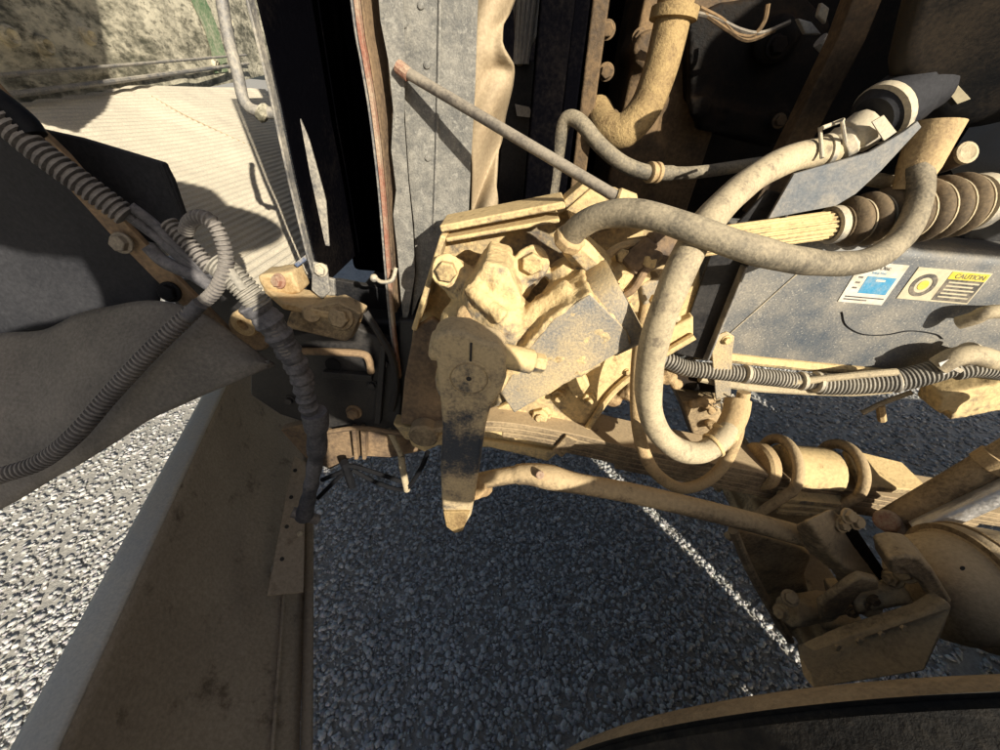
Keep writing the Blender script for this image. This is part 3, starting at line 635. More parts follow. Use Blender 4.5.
# tan coolant pipe
t = thing('coolant_pipe', 'fat dusty tan coolant pipe curving down in the engine bay', 'pipe', P(630, 130, Y=.2))
Geo().tube(px([(680, -40, .22), (676, 0, .215), (670, 30, .21), (660, 70, .20), (645, 108, .19), (625, 130, .19), (606, 128, .21), (596, 112, .26)], 0), lambda u: .026+.003*max(0, u-.55), 20, n=60).done('pipe', 'pipe_tan', t, smooth=True)
Geo().lathe(P(674, 14, Y=.212), P(668, 40, Y=.21)-P(674, 14, Y=.212), [(-.008, .027), (-.007, .034), (.007, .034), (.008, .027)], 24).done('collar', 'pipe_tan', t, smooth=True)
# heater hose
t = thing('heater_hose', 'slim dusty heater hose bending over behind the support rod', 'hose', P(650, 172, Y=.08))
Geo().tube(px([(550, 205, .10), (556, 165, .10), (562, 128, .095), (570, 118, .09), (582, 124, .08), (600, 145, .07), (622, 163, .065), (645, 172, .07), (665, 173, .08), (700, 172, .10), (760, 163, .14)], 0), lambda u: .0105-.0015*(u > .66), 16, n=90).done('tube', 'hose_grey', t, smooth=True)
Geo().lathe(P(650, 172.5, Y=.07), P(664, 173, Y=.08)-P(650, 172.5, Y=.07), [(-.003, .012), (-.002, .0145), (.004, .0145), (.005, .012), (.008, .012), (.009, .0145), (.014, .0145), (.015, .012)], 18).done('clamp', 'hose_brown', t, smooth=True)
# ------------------------------------------------------------------ surge tank
t = thing('surge_tank', 'big black plastic tank with browner underside above the rail', 'tank', P(940, 120, Y=.1))
def tk(u, v, Yd): pass
prof_ = [(908, -60), (890, 20), (882, 58), (884, 78), (902, 103), (928, 128), (955, 134), (1000, 123), (1080, 95), (1080, -60)]
def slant(a, b, off=0):      # the tank's front leans back towards its foot
    v = P(a, b, d=1)-CAM; n = Vector((.10, -.80, -.59)).normalized(); return CAM+v*((Vector((.45, -.01, 1.40))-CAM).dot(n)/v.dot(n))+n*off
o = Geo().prism([slant(a, b) for a, b in prof_], (.27, .30, .02)).done('body', 'tank_black', t, bevel=.035, seg=6)
na_, nb_ = P(925, 84, Y=-.0), P(872, 119, Y=-.027); nl = (nb_-na_).length
Geo().lathe(na_, nb_-na_, [(0, .031), (.3*nl, .029), (.34*nl, .032), (.9*nl, .030), (.93*nl, .026), (nl, .022)], 28).done('neck', 'plastic_dusty', t, smooth=True)
plate('label_tag', [slant(a, b, .0015) for a, b in ((945, 88), (958, 85), (970, 98), (957, 103))], .001, 'sticker_cream', t, bevel=0)
Geo().lathe(P(938, 122, Y=-.03), P(918, 168, Y=-.04)-P(938, 122, Y=-.03), [(0, .024), (.02, .022), (.045, .020), (.06, .0165), (.07, .0165)], 24).done('outlet', 'hose_brown', t, smooth=True)
Geo().lathe(P(925, 152, Y=-.035), P(918, 168, Y=-.04)-P(925, 152, Y=-.035), [(-.002, .0185), (-.001, .0205), (.004, .0205), (.005, .0185)], 24).done('outlet_clamp', 'rust_edge', t, smooth=True)
# fill pipe end beside
t = thing('pipe_stub', 'short pipe with pale open end poking out below the tank', 'pipe', P(960, 155, Y=0))
Geo().tube(px([(925, 168, .02), (945, 162, .0), (966, 153, -.02)], 0), .0115, 16).done('pipe', 'bracket_brown', t, smooth=True)
Geo().lathe(P(966, 153, Y=-.02), P(966, 153, Y=-.02)-P(945, 162, Y=0), [(-.002, .0125), (.002, .0125), (.003, .009), (.001, .006)], 18).done('pipe_end', 'hose_cream', t, smooth=True)
o = Geo().tube(px([(866, 178, .0), (900, 184, -.01), (960, 190, -.015), (1000, 196, -.015), (1060, 206, -.015)], 0), .0085, 12).done('brake_pipe', 'hose_cream', None, smooth=True); tag(o, 'thin cream pipe running behind the ribbed boot', 'pipe')
# dusty cover above rail at the far right
o = Geo().box((1.15, .22, 1.22), (.45, 0, 0), (0, .14, 0), (0, 0, .07)).done('battery_cover', 'paint_black', None, bevel=.02); tag(o, 'dark dusty cover behind the pipe stub above rail', 'cover')
# ------------------------------------------------------------------ steering gear mount
t = thing('steering_gear_bracket', 'cream dust-covered flanged bracket holding the steering gear', 'bracket', P(520, 300, Y=0))
plate('back_plate', px([(446, 235), (562, 212), (592, 188), (642, 206), (700, 240), (700, 330), (600, 380), (560, 440), (440, 432), (402, 425), (413, 330)], -.028), .026, 'bracket_cream', t)
def ledge(name, a, b, Y0, Y1, th, m):
    A, B = P(*a, Y=Y1), P(*b, Y=Y1); d_ = Vector((0, Y0-Y1, 0)); n = (B-A).cross(d_).normalized()*th
    return Geo().prism([A, B, B+d_, A+d_], n).done(name, m, t, bevel=.0025)
ledge('top_flange', (441, 233), (566, 209), -.03, -.085, .009, 'bracket_cream')
ledge('top_flange', (446, 243), (560, 223), -.03, -.075, .006, 'bracket_cream')
ledge('side_flange', (440, 235), (411, 330), -.03, -.085, .008, 'bracket_cream')
ledge('raised_lug', (566, 209), (592, 187), -.03, -.06, .010, 'bracket_cream')
plate('lug_plate', px([(566, 210), (592, 187), (618, 190), (655, 212), (620, 225), (575, 232)], -.055), .02, 'bracket_cream', t)
plate('shaded_web', px([(414, 328), (432, 318), (450, 330), (450, 430), (400, 424), (404, 380)], -.075), .012, 'bracket_brown', t, bevel=.004)  # brown puts shade on this part of the cream bracket
la_ = plate('lower_arm', px([(438, 433), (486, 414), (545, 386), (592, 362), (640, 345), (694, 316), (694, 338), (645, 366), (612, 392), (588, 424), (562, 450), (500, 440)], -.062), .018, 'bracket_cream', t, bevel=.004)
Geo().tube(px([(694, 336, -.068), (645, 366, -.068), (612, 393, -.068), (590, 424, -.068), (576, 440, -.066)], 0), .006, 8).done('arm_rim', 'bracket_cream', t, smooth=True)
plate('foot_flange', px([(392, 424), (440, 434), (500, 443), (560, 452), (548, 462), (490, 448), (440, 446), (405, 440)], -.07), .03, 'bracket_cream', t, bevel=.004)
plate('gusset', px([(562, 372), (577, 362), (590, 386), (582, 398), (572, 396)], -.085), .02, 'bracket_cream', t, bevel=.003)
bolt('bolt', P(540, 414, Y=-.062), (-.1, -1, .25), .015, 'bolt_dusty', la_, shank=.006)
bolt('bolt', P(558, 394, Y=-.062), (-.1, -1, .2), .011, 'bolt_dusty', la_, shank=.012)
bolt('bolt', P(588, 397, Y=-.064), (0, -1, .2), .011, 'bolt_dusty', la_, shank=.010)
bolt('bolt', P(517, 434, Y=-.064), (0, -1, .2), .009, 'bolt_dusty', t)
bolt('bolt', P(628, 372, Y=-.064), (0, -1, .2), .005, 'bolt_dusty', t)
# ------------------------------------------------------------------ steering gear
t = thing('steering_gear', 'cast steering gearbox caked in cream dust with worn blue-grey patches', 'steering gear', P(520, 320, Y=-.05))
A, B = P(500, 366, Y=-.145), P(600, 312, Y=-.145); ax = (B-A).normalized()
g = Geo().cyl(A-ax*.03, B, .047, seg=32).ball(A-ax*.03, .047)
g.ball(P(491, 300, Y=-.135), .036, .038, .040).ball(P(464, 322, Y=-.12), .032).ball(P(505, 320, Y=-.15), .036)
g.cyl(P(469, 378, Y=-.215), P(469, 378, Y=-.10), .040)
for (a, b) in ((447, 271), (532, 263)):
    g.cyl(P(a, b, Y=-.115), P(a, b, Y=-.03), .021); g.cyl(P(a, b, Y=-.085), P(492, 305, Y=-.12), .022, .03)
g.cyl(P(508, 333, Y=-.165), P(572, 288, Y=-.165), .013)
g.cyl(P(585, 300, Y=-.10), P(560, 262, Y=-.09), .026)
g.box(A.lerp(B, .55)+Vector((0, -.03, -.022)), ax*.055, Vector((0, .02, 0)), ax.cross(Vector((0, 1, 0)))*.022)
g.prism(px([(498, 392), (514, 414), (632, 346), (628, 330), (590, 292), (548, 318), (508, 368)], -.196), (0, .09, 0))
g.prism(px([(466, 292), (486, 262), (508, 268), (522, 300), (512, 330), (470, 330)], -.165), (0, .08, 0))
g.cyl(P(470, 286, Y=-.16), P(503, 318, Y=-.185), .010).cyl(P(478, 340, Y=-.165), P(500, 275, Y=-.16), .009).cyl(P(540, 300, Y=-.14), P(560, 330, Y=-.19), .012)
hs_ = cast('housing', g, 'cast_dusty', t, .0028, 6, .006)
for (a, b, k) in ((447, 271, .0135), (532, 263, .0135)): bolt('mounting_bolt', P(a, b, Y=-.1155), (0, -1, .12), k, 'bolt_dusty', hs_, h=.012, washer=False)
x_, y_, n_ = frame_of(ax); up_ = (Vector((0, -1, 0))-ax*ax.dot(Vector((0, -1, 0)))).normalized(); sd_ = ax.cross(up_)
g = Geo(); cc = B-ax*.002
sect = []
for k in range(28):
    a = 2*math.pi*k/28; c_, s_ = math.cos(a), math.sin(a); e = 2/3.2
    sect.append((math.copysign(abs(c_)**e, c_)*.050, math.copysign(abs(s_)**e, s_)*.050))
g.v += [cc+ax*l+up_*u*s+sd_*v*s for (l, s) in ((-.008, .96), (-.004, 1.0), (.030, 1.0), (.036, .95)) for (u, v) in sect]
for i in range(3):
    for k in range(28): g.f.append((i*28+k, i*28+(k+1) % 28, (i+1)*28+(k+1) % 28, (i+1)*28+k))
g.f += [tuple(range(28))[::-1], tuple(84+k for k in range(28))]
g.done('end_cover', 'cast_worn', t, smooth=True, angle=30)
plate('worn_face', px([(500, 393), (514, 413), (631, 346), (627, 331), (590, 294), (556, 317), (528, 350)], -.1972), .01, 'cast_worn', t, bevel=.002)
for k in range(4):
    a = math.pi/4+k*math.pi/2; bolt('cover_bolt', cc+ax*.035+(up_*math.cos(a)+sd_*math.sin(a))*.042, ax, .0065, 'bolt_dusty', t, washer=False)
plate('data_plate', [A.lerp(B, u)+up_*.0478+sd_*v for (u, v) in ((.10, .006), (.42, .006), (.42, .026), (.10, .026))], .001, 'cast_dusty', t, toward=up_, bevel=.0004)
Geo().cyl(P(572, 242, Y=-.125), P(598, 268, Y=-.105), .017, .021, seg=8, ch=.003).done('port_fitting', 'cast_dusty', t, bevel=.001)
cast('valve_body', Geo().box(P(606, 282, Y=-.095), (.028, 0, 0), (0, .03, 0), (0, 0, .022)).cyl(P(600, 290, Y=-.10), P(640, 262, Y=-.09), .026), 'cast_dusty', t, .003, 5, .002)
Geo().cyl(P(628, 270, Y=-.105), P(655, 246, Y=-.10), .019, .017, seg=20, ch=.003).done('input_collar', 'bracket_brown', t, smooth=True)
plate('relief_block', px([(640, 284), (662, 277), (668, 312), (645, 320)], -.10), .03, 'cast_worn', t, bevel=.005)
cast('grease_lump', Geo().ball(P(468, 318, Y=-.155), .016, .012, .018).ball(P(478, 326, Y=-.16), .012), 'mud', t, .003, 3, .004)
# small lines and fittings crowding the valve end
for k, (pts, r, m) in enumerate(([[(600, 262, -.11), (618, 248, -.10), (640, 244, -.09), (668, 252, -.06)], .0055, 'hose_brown'], [[(612, 300, -.12), (632, 290, -.13), (646, 270, -.12), (660, 262, -.08)], .005, 'bracket_brown'], [[(640, 330, -.08), (652, 318, -.09), (668, 316, -.07), (684, 322, -.03)], .006, 'hose_cream'])):
    Geo().tube(px(pts, 0), r, 10).done('fluid_line', m, t, smooth=True)
for (a, b, y, r) in ((612, 300, -.122, .010), (640, 330, -.082, .010), (655, 300, -.118, .008), (648, 262, -.115, .010), (622, 256, -.105, .009)):
    bolt('line_nut', P(a, b, Y=y), (.3, -1, .3), r, 'bolt_dusty', t, washer=False)
# ------------------------------------------------------------------ pitman arm
t = thing('pitman_arm', 'forged pitman arm with round shaft end hanging from steering gear', 'steering arm', P(468, 378, Y=-.25))
YA = -.25
pol = [(431, 352), (431, 338), (444, 331), (466, 333), (482, 341), (500, 346), (507, 358), (506, 380), (501, 394), (491, 407), (485, 430), (480, 465), (474.5, 500), (471, 517), (463, 530), (456, 533), (447, 528), (441.5, 510), (440, 470), (442, 430), (440, 404), (437, 380), (436, 364)]
Geo().prism([P(a, b, Y=YA) for a, b in pol], (0, .036, 0)).done('arm', 'arm_dusty', t, bevel=.006, seg=3)
c = P(469, 378, Y=YA)
Geo().lathe(c, (0, -1, 0), [(-.003, .0235), (.0005, .0235), (.001, .0225), (.001, .0205), (-.0006, .0200), (-.0006, .0192), (.0016, .0185), (.0018, .003), (-.002, .0026)], 40).done('shaft_end', 'arm_dusty', t, smooth=True, angle=30)
Geo().lathe(c, (0, -1, 0), [(0, .0026), (.0019, .0026)], 14).done('centre_hole', 'paint_black', t)
Geo().cyl(P(431, 344, Y=-.232), P(506, 357, Y=-.232), .0165, seg=20, ch=.003).done('clamp_ear', 'arm_dusty', t, smooth=True, angle=40)
Geo().cyl(P(500, 355, Y=-.235), P(533, 362, Y=-.230), .0135, seg=20, ch=.002).done('pinch_bolt_sleeve', 'bracket_cream', t, smooth=True, angle=40)
Geo().cyl(P(533, 362, Y=-.230), P(545, 364.5, Y=-.229), .011, seg=6, ch=.002).done('pinch_nut', 'bracket_cream', t, bevel=.001)
Geo().box(P(471, 352, Y=YA-.0002), (.0011, 0, 0), (0, .001, 0), (0, 0, .011)).done('clamp_slot', 'paint_black', t)
cast('ball_seal', Geo().cyl(P(474, 489, Y=-.222), P(486, 488, Y=-.20), .016, .012), 'mud', t, .003, 3, .003)
plate('tan_tip', px([(443, 512), (470, 512), (463, 531), (455, 534), (446, 527)], -.2535), .006, 'pipe_tan', t, bevel=.002)  # tan cover over the arm's lower tip
# ------------------------------------------------------------------ drag link
t = thing('drag_link', 'long dusty drag link tube running back from pitman arm', 'drag link', P(500, 480, Y=-.2))
Geo().tube(px([(480, 481, -.205), (500, 477, -.205), (525, 474, -.205), (548, 477, -.208), (575, 483, -.21), (640, 495, -.215), (740, 519, -.225), (820, 541, -.235), (842, 548, -.24)], 0), lambda u: .0145+.0035*math.exp(-((u-.19)/.05)**2)-.002*(u < .1), 18, n=80).done('tube', 'steel_brown', t, smooth=True)
Geo().cyl(P(540, 475, Y=-.223), P(540, 475, Y=-.2), .006, seg=12, ch=.001).done('grease_fitting', 'rust_edge', t, smooth=True)
Geo().cyl(P(824, 540, Y=-.236), P(842, 546, Y=-.24), .0215, seg=20, ch=.004).done('end_socket', 'steel_brown', t, smooth=True)
# ------------------------------------------------------------------ hoses in front of the rail
t = thing('power_steering_hose', 'thick cream hose looping down from the tank fitting past the rail', 'hose', P(720, 240, Y=-.15))
Geo().tube(px([(834, 150, -.03), (815, 153, -.035), (790, 159, -.05), (760, 174, -.08), (732, 196, -.12), (708, 222, -.16), (690, 250, -.19), (672, 290, -.21), (656, 335, -.215), (649, 375, -.21), (650, 410, -.205), (660, 434, -.20), (680, 450, -.195), (702, 452, -.185), (720, 440, -.17), (731, 425, -.15)], 0), lambda u: .0152+.0004*math.sin(u*23)+.0003*math.sin(u*61), 22, n=130).done('tube', 'hose_cream', t, smooth=True)
Geo().tube(px([(716, 443, -.172), (727, 431, -.155), (735, 415, -.14), (738, 400, -.125)], 0), .0175, 20).done('end_sleeve', 'hose_brown', t, smooth=True)
for a, b in (((712, 446, -.176), (715, 444, -.174)), ((724, 434, -.158), (727, 430, -.155))):
    Geo().cyl(P(a[0], a[1], Y=a[2]), P(b[0], b[1], Y=b[2]), .019, seg=20, ch=.001).done('crimp_ring', 'bracket_cream', t, smooth=True)
Geo().lathe(P(822, 152, Y=-.032), P(836, 150, Y=-.03)-P(822, 152, Y=-.032), [(0, .0165), (.0005, .0185), (.006, .0185), (.0065, .0165)], 26).done('clamp_band', 'clamp_metal', t, smooth=True)
Geo().lathe(P(834, 150, Y=-.03), P(866, 128, Y=-.028)-P(834, 150, Y=-.03), [(0, .013), (.003, .019), (.012, .021), (.016, .017), (.020, .021), (.034, .022), (.040, .019)], 12).done('fitting', 'clamp_metal', t, bevel=.0015)
g = Geo()
for pts in ([(822, 158), (820, 128), (842, 120), (846, 146)], [(822, 128), (843, 120)]):
    g.tube([P(a, b, Y=-.062+.02*(i % 2)) for i, (a, b) in enumerate(pts)], .0022, 8, smooth=False)
g.done('clamp_bail', 'clamp_metal', t, smooth=True)
plate('clamp_tab', px([(872, 122), (884, 115), (897, 132), (884, 141)], -.06), .002, 'clamp_metal', t, bevel=.0005)
Geo().lathe(P(886, 111, Y=-.022), P(874, 119, Y=-.027)-P(886, 111, Y=-.022), [(0, .029), (.001, .0325), (.009, .0325), (.010, .029)], 28).done('clamp_band', 'clamp_metal', t, smooth=True)
t = thing('return_hose', 'dark dusty hose bowing across the cream hose to the tank', 'hose', P(575, 236, Y=-.13))
Geo().tube(px([(569, 240, -.13), (578, 228, -.14), (598, 217, -.155), (625, 213, -.17), (655, 217, -.185), (700, 232, -.20), (740, 246, -.205), (790, 259, -.19), (835, 264, -.165), (868, 260, -.135), (893, 246, -.11), (910, 225, -.09), (919, 200, -.07), (920, 182, -.055), (918, 166, -.045)], 0), lambda u: .0131+.0004*math.sin(u*19)+.0003*math.sin(u*53), 22, n=130).done('tube', 'hose_grey', t, smooth=True)
Geo().lathe(P(566, 244, Y=-.128), P(577, 229, Y=-.139)-P(566, 244, Y=-.128), [(0, .0155), (.003, .0185), (.012, .0185), (.015, .016)], 8).done('swivel_nut', 'hose_brown', t, bevel=.0012)
t = thing('air_hose', 'thin brown hose hanging in a loop behind the cream hose', 'hose', P(640, 400, Y=-.13))
Geo().tube(px([(648, 300, -.09), (640, 345, -.11), (637, 385, -.13), (638, 425, -.14), (645, 455, -.145), (660, 477, -.145), (682, 488, -.14), (705, 482, -.13), (724, 464, -.115), (736, 438, -.10), (740, 412, -.09), (744, 392, -.08)], 0), .0098, 16, n=90).done('tube', 'hose_brown', t, smooth=True)
# ------------------------------------------------------------------ steering shaft
t = thing('steering_shaft', 'splined steering shaft with ribbed brown rubber boot', 'steering shaft', P(830, 226, Y=-.04))
a, b = P(655, 249, Y=-.085), P(838, 224, Y=-.05); axs = (b-a).normalized()
n_s = 18; xa, ya, na = frame_of(axs); g = Geo(); L_ = (b-a).length
def spl(l, r0, r1):
    out = []
    for k in range(n_s*4):
        ang = 2*math.pi*k/(n_s*4); r = r1 if k % 4 in (1, 2) else r0; out.append(a+axs*l+(xa*math.cos(ang)+ya*math.sin(ang))*r)
    return out
g.v += spl(.03, .0150, .0170)+spl(L_, .0150, .0170); m4 = n_s*4
g.f += [(k, (k+1) % m4, m4+(k+1) % m4, m4+k) for k in range(m4)]+[tuple(range(m4))[::-1], tuple(m4+k for k in range(m4))]
g.done('splined_shaft', 'bracket_cream', t)
g = Geo().cyl(a-axs*.01, a+axs*.045, .021, seg=18, ch=.004); g.done('yoke', 'bracket_brown', t, smooth=True)
b2 = P(1010, 197, Y=-.02); axb = (b2-b).normalized(); Lb = (P(974, 203, Y=-.025)-b).length
pr = [(-.012, .018), (-.010, .021), (-.004, .021), (-.003, .019), (.001, .019), (.002, .022)]
nb = 7
for k in range(nb):
    f0 = .004+(Lb-.02)*k/nb; wv = (Lb-.02)/nb; rb = .027+.002*min(k, 4)
    for q, rr in ((.02, -.006), (.15, -.001), (.4, .003), (.6, .003), (.85, -.001), (.98, -.007)): pr.append((f0+wv*q, rb+rr))
pr += [(Lb-.014, .026), (Lb-.012, .030), (Lb, .030), (Lb+.002, .026)]
Geo().lathe(b, axb, pr, 32).done('boot', 'boot_rubber', t, smooth=True, angle=50)
for k in range(nb):
    f0 = .004+(Lb-.02)*(k+1)/nb; Geo().lathe(b+axb*(f0-.002), axb, [(0, .022+.002*min(k, 4)), (.0004, .0262+.002*min(k, 4)), (.0022, .0262+.002*min(k, 4)), (.0026, .022)], 32).done('boot_ring', 'hose_cream', t, smooth=True)
Geo().lathe(b+axb*-.012, axb, [(0, .0205), (.001, .0225), (.010, .0225), (.011, .0205)], 28).done('boot_clamp', 'clamp_metal', t, smooth=True)
Geo().lathe(b+axb*(Lb-.010), axb, [(0, .030), (.001, .0335), (.014, .0335), (.015, .030)], 30).done('boot_clamp', 'clamp_metal', t, smooth=True)
Geo().lathe(b+axb*Lb, axb, [(0, .026), (.03, .024), (.06, .030), (.12, .030), (.3, .028)], 22).done('yoke', 'bracket_cream', t, smooth=True)
# ------------------------------------------------------------------ brackets on the rail
plate_ = plate('support_plate', px([(794, 174), (870, 152), (905, 131), (918, 121), (922, 127), (882, 170), (856, 194), (836, 206), (768, 219)], -.062), .004, 'paint_plate', None, bevel=.001); tag(plate_, 'bare grey diagonal steel plate under the tank neck', 'plate')
t = thing('angle_bracket', 'black steel angle bar standing diagonally against the rail', 'bracket', P(700, 355, Y=-.02))
A0, A1 = (784, 172), (690, 354)
plate('face', [P(768, 190, Y=-.045), P(798, 196, Y=-.045), P(744, 265, Y=-.04), P(705, 360, Y=-.03), P(676, 354, Y=-.03), P(712, 252, Y=-.04)], .005, 'paint_black', t)
plate('edge', [P(744, 264, Y=-.0405), P(748, 268, Y=-.06), P(710, 361, Y=-.05), P(704, 360, Y=-.0305)], .004, 'strip_metal', t, toward=(1, -.3, 0))  # pale metal paints in the sunlit edge of the black bar
plate('flange', [P(798, 196, Y=-.0455), P(803, 197, Y=-.062), P(748, 268, Y=-.06), P(744, 265, Y=-.0405)], .004, 'paint_black', t, toward=(1, -.3, 0))
t = thing('mounting_tab', 'pale narrow steel tab hanging in front of rail harness', 'bracket', P(724, 396, Y=-.03))
tb_ = plate('tab', px([(719, 335), (727, 332), (735, 337), (733, 350), (731, 396), (716, 400), (712, 352)], -.036), .004, 'cast_worn', t, bevel=.0015)
bolt('bolt', P(727, 340, Y=-.037), (0, -1, .1), .006, 'bolt_dusty', tb_)
plate('foot', px([(676, 323), (686, 322), (686, 345), (672, 348), (668, 340)], -.02), .012, 'cast_worn', t, bevel=.003)
random.seed(5)
g = Geo()
for k in range(16):
    c_ = P(728+random.uniform(-9, 9), 405+random.uniform(-9, 9), Y=-.05+random.uniform(-.02, .02)); d_ = Vector((random.uniform(-1, 1), random.uniform(-1, 1), random.uniform(-1, 1))).normalized()*random.uniform(.008, .017)
    g.box(c_, d_, d_.cross(Vector((0, 0, 1))).normalized()*.0014, d_.cross(Vector((1, 0, 0))).normalized()*.0009)
g.done('cable_tie_ends', 'zip_white', t)
# ------------------------------------------------------------------ harness along the rail
t = thing('rail_wiring_harness', 'ribbed dusty wiring conduit strapped along the lower rail edge', 'wiring harness', P(850, 382, Y=-.03))
Geo().tube(px([(655, 358, -.02), (668, 361, -.022), (685, 368, -.025), (712, 371, -.028), (740, 374, -.03), (772, 378, -.03), (800, 381, -.03), (830, 381, -.03)], 0), .0125, 18, n=70, ridge=(.0055, .003)).done('conduit', 'conduit_pale', t, smooth=True, angle=60)
Geo().tube(px([(818, 384, -.03), (850, 384, -.032), (880, 382, -.035), (905, 379, -.037), (935, 371, -.035), (955, 364, -.03)], 0), .0165, 20, n=70, ridge=(.006, .0034)).done('conduit', 'conduit_pale', t, smooth=True, angle=60)
Geo().tube(px([(955, 372, -.04), (975, 369, -.04), (1000, 372, -.04), (1040, 380, -.04)], 0), .012, 16, ridge=(.0055, .003)).done('conduit', 'conduit_pale', t, smooth=True, angle=60)
Geo().tube(px([(700, 378, -.02), (740, 386, -.02), (790, 390, -.022), (850, 392, -.024), (890, 389, -.025)], 0), .0075, 10).done('wire_sleeve', 'hose_cream', t, smooth=True)
Geo().tube(px([(780, 384, -.035), (830, 378, -.042), (870, 374, -.045), (896, 372, -.045)], 0), .006, 10).done('wire_sleeve', 'hose_cream', t, smooth=True)
Geo().tube(px([(660, 372, -.0), (690, 382, .0), (720, 386, .0)], 0), .014, 12).done('wire_sleeve', 'engine_dark', t, smooth=True)
Geo().tube(px([(938, 366, -.045), (955, 357, -.048), (975, 355, -.045), (1000, 362, -.04), (1040, 372, -.04)], 0), .015, 14).done('taped_branch', 'hose_cream', t, smooth=True)
for (a, b, c_, d_, r) in ((946, 365, 950, 362, .0185), (966, 354, 970, 355, .018), (892, 381, 897, 380, .019), (744, 374, 752, 375, .0145), (800, 381, 804, 381, .0145), (815, 382, 820, 382, .0165)):
    Geo().lathe(P(a, b, Y=-.034), P(c_, d_, Y=-.034)-P(a, b, Y=-.034), [(0, r-.001), (.0006, r+.0012), (.0055, r+.0012), (.006, r-.001)], 20).done('strap', 'clamp_metal', t, smooth=True)
plate('strap_label', px([(939, 363), (953, 358), (958, 368), (944, 375)], -.056), .001, 'zip_white', t, bevel=0)
cast('connector', Geo().box(P(965, 388, Y=-.03), Vector((.045, 0, .022)), (0, .022, 0), Vector((-.009, 0, .018))).box(P(978, 398, Y=-.03), Vector((.05, 0, .024)), (0, .026, 0), Vector((-.005, 0, .009))).cyl(P(935, 405, Y=-.02), P(995, 385, Y=-.02), .018), 'bracket_cream', t, .004, 3, .002)
Geo().tube(px([(862, 413, .0), (885, 402, .0), (912, 392, -.01)], 0), .0045, 8).done('stray_wire', 'hose_cream', t, smooth=True)
Geo().tube(px([(880, 405, .0), (881, 412, .0), (882, 420, .0)], 0), .007, 8).done('stray_plug', 'hose_brown', t, smooth=True)
Geo().tube(px([(958, 323, -.02), (975, 318, -.03), (990, 312, -.035), (1030, 312, -.035)], 0), .010, 14).done('side_sleeve', 'hose_cream', t, smooth=True)
Geo().tube(px([(958, 324.5, -.02), (978, 319, -.028)], 0), .006, 10, smooth=False).done('side_sleeve_tip', 'black_plastic', t, smooth=True)
# ------------------------------------------------------------------ caked mud
for k, (lab, balls) in enumerate((('crumbly tan mud cake stuck under the rail beside the hose', [(632, 388, .028), (650, 378, .024), (612, 398, .018), (668, 376, .018), (676, 384, .012)]), ('mud lump sitting on the spring hanger block', [(694, 404, .012), (706, 402, .014), (712, 410, .010), (712, 425, .013)]))):
    g = Geo()
    for (a, b, r) in balls: g.ball(P(a, b, Y=-.02-.01*k), r, r*.9, r*.8, 12)
    o = cast('mud_cake', g, 'mud', None, .0035, 1, .010); tag(o, lab, 'mud')
t = thing('spring_hanger', 'brown hanger block rising from the leaf spring', 'bracket', P(700, 440, Y=-.02))
plate('block', px([(682, 402), (716, 398), (728, 430), (722, 444), (696, 446)], -.02), .06, 'steel_brown', t, bevel=.004)
# ------------------------------------------------------------------ leaf spring
t = thing('leaf_spring', 'brown steel leaf spring pack running under the chassis rail', 'leaf spring', P(800, 490, Y=-.06))
base_ = spline(px([(430, 432), (490, 424), (560, 434), (640, 452), (740, 471), (820, 488), (900, 501), (1000, 516), (1110, 532)], -.095), 60)
base_ = [Vector((p.x, -.058, p.z)) for p in base_]
for k in range(5):
    i0, i1 = (0, 4, 9, 15, 21)[k], (61, 60, 57, 53, 48)[k]
    Geo().sweep([p+Vector((0, 0, -.0122*k)) for p in base_[i0:i1]], [(-.037, -.0056), (.037, -.0056), (.037, .0056), (-.037, .0056)], (0, 1, 0)).done('leaf', 'spring_steel', t, bevel=.0018)
e0 = base_[0]; Geo().cyl(e0+Vector((-.012, -.04, -.012)), e0+Vector((-.012, .04, -.012)), .026, seg=24, ch=.003).done('eye', 'spring_steel', t, smooth=True)
plate('rebound_clip', px([(552, 452), (566, 436), (578, 441), (562, 458)], -.104), .006, 'steel_brown', t)
def near(px_): return min(base_, key=lambda p: abs(P(px_, 480, Y=-.095).x-p.x))
pc = near(825)
for k, (dx, lean) in enumerate(((-.058, -.035), (.058, -.035))):
    c = pc+Vector((dx, 0, 0)); g = Geo(); pts = [c+Vector((lean*1.3, -.054, -.15)), c+Vector((lean*.5, -.054, -.06)), c+Vector((0, -.054, -.01))]
    for i in range(9): a = math.pi*i/8; pts.append(c+Vector((.006, -.054*math.cos(a), .004+.054*math.sin(a))))
    pts += [c+Vector((0, .054, -.01)), c+Vector((lean*.5, .050, -.06)), c+Vector((lean, .050, -.13))]
    g.tube(pts, .0092, 14, n=90).done('u_bolt', 'steel_brown', t, smooth=True)
g = Geo(); sct = [(math.cos(math.pi*i/12)*.046, math.sin(math.pi*i/12)*.046) for i in range(13)]
g.v += [pc+Vector((dx, y, .002+z+(.0 if i not in (0, 12) else 0))) for dx in (-.047, .047) for i, (y, z) in enumerate(sct)]
g.f += [(i, i+1, 13+i+1, 13+i) for i in range(12)]+[tuple(range(13))[::-1], tuple(range(13, 26)), (12, 0, 13, 25)]
g.done('saddle', 'bracket_cream', t, bevel=.004)
g = Geo().lathe(pc+Vector((-.098, -.004, .006)), (1, .15, 0), [(0, .040), (.005, .044), (.018, .044), (.022, .040)], 26); g.done('bump_stop', 'hose_brown', t, smooth=True)
Geo().prism([pc+Vector((.075, -.04, .004)), pc+Vector((.20, -.04, .004)), pc+Vector((.20, .03, .004)), pc+Vector((.075, .03, .028))], (0, 0, .014)).done('seat_wedge', 'bracket_cream', t, bevel=.003)
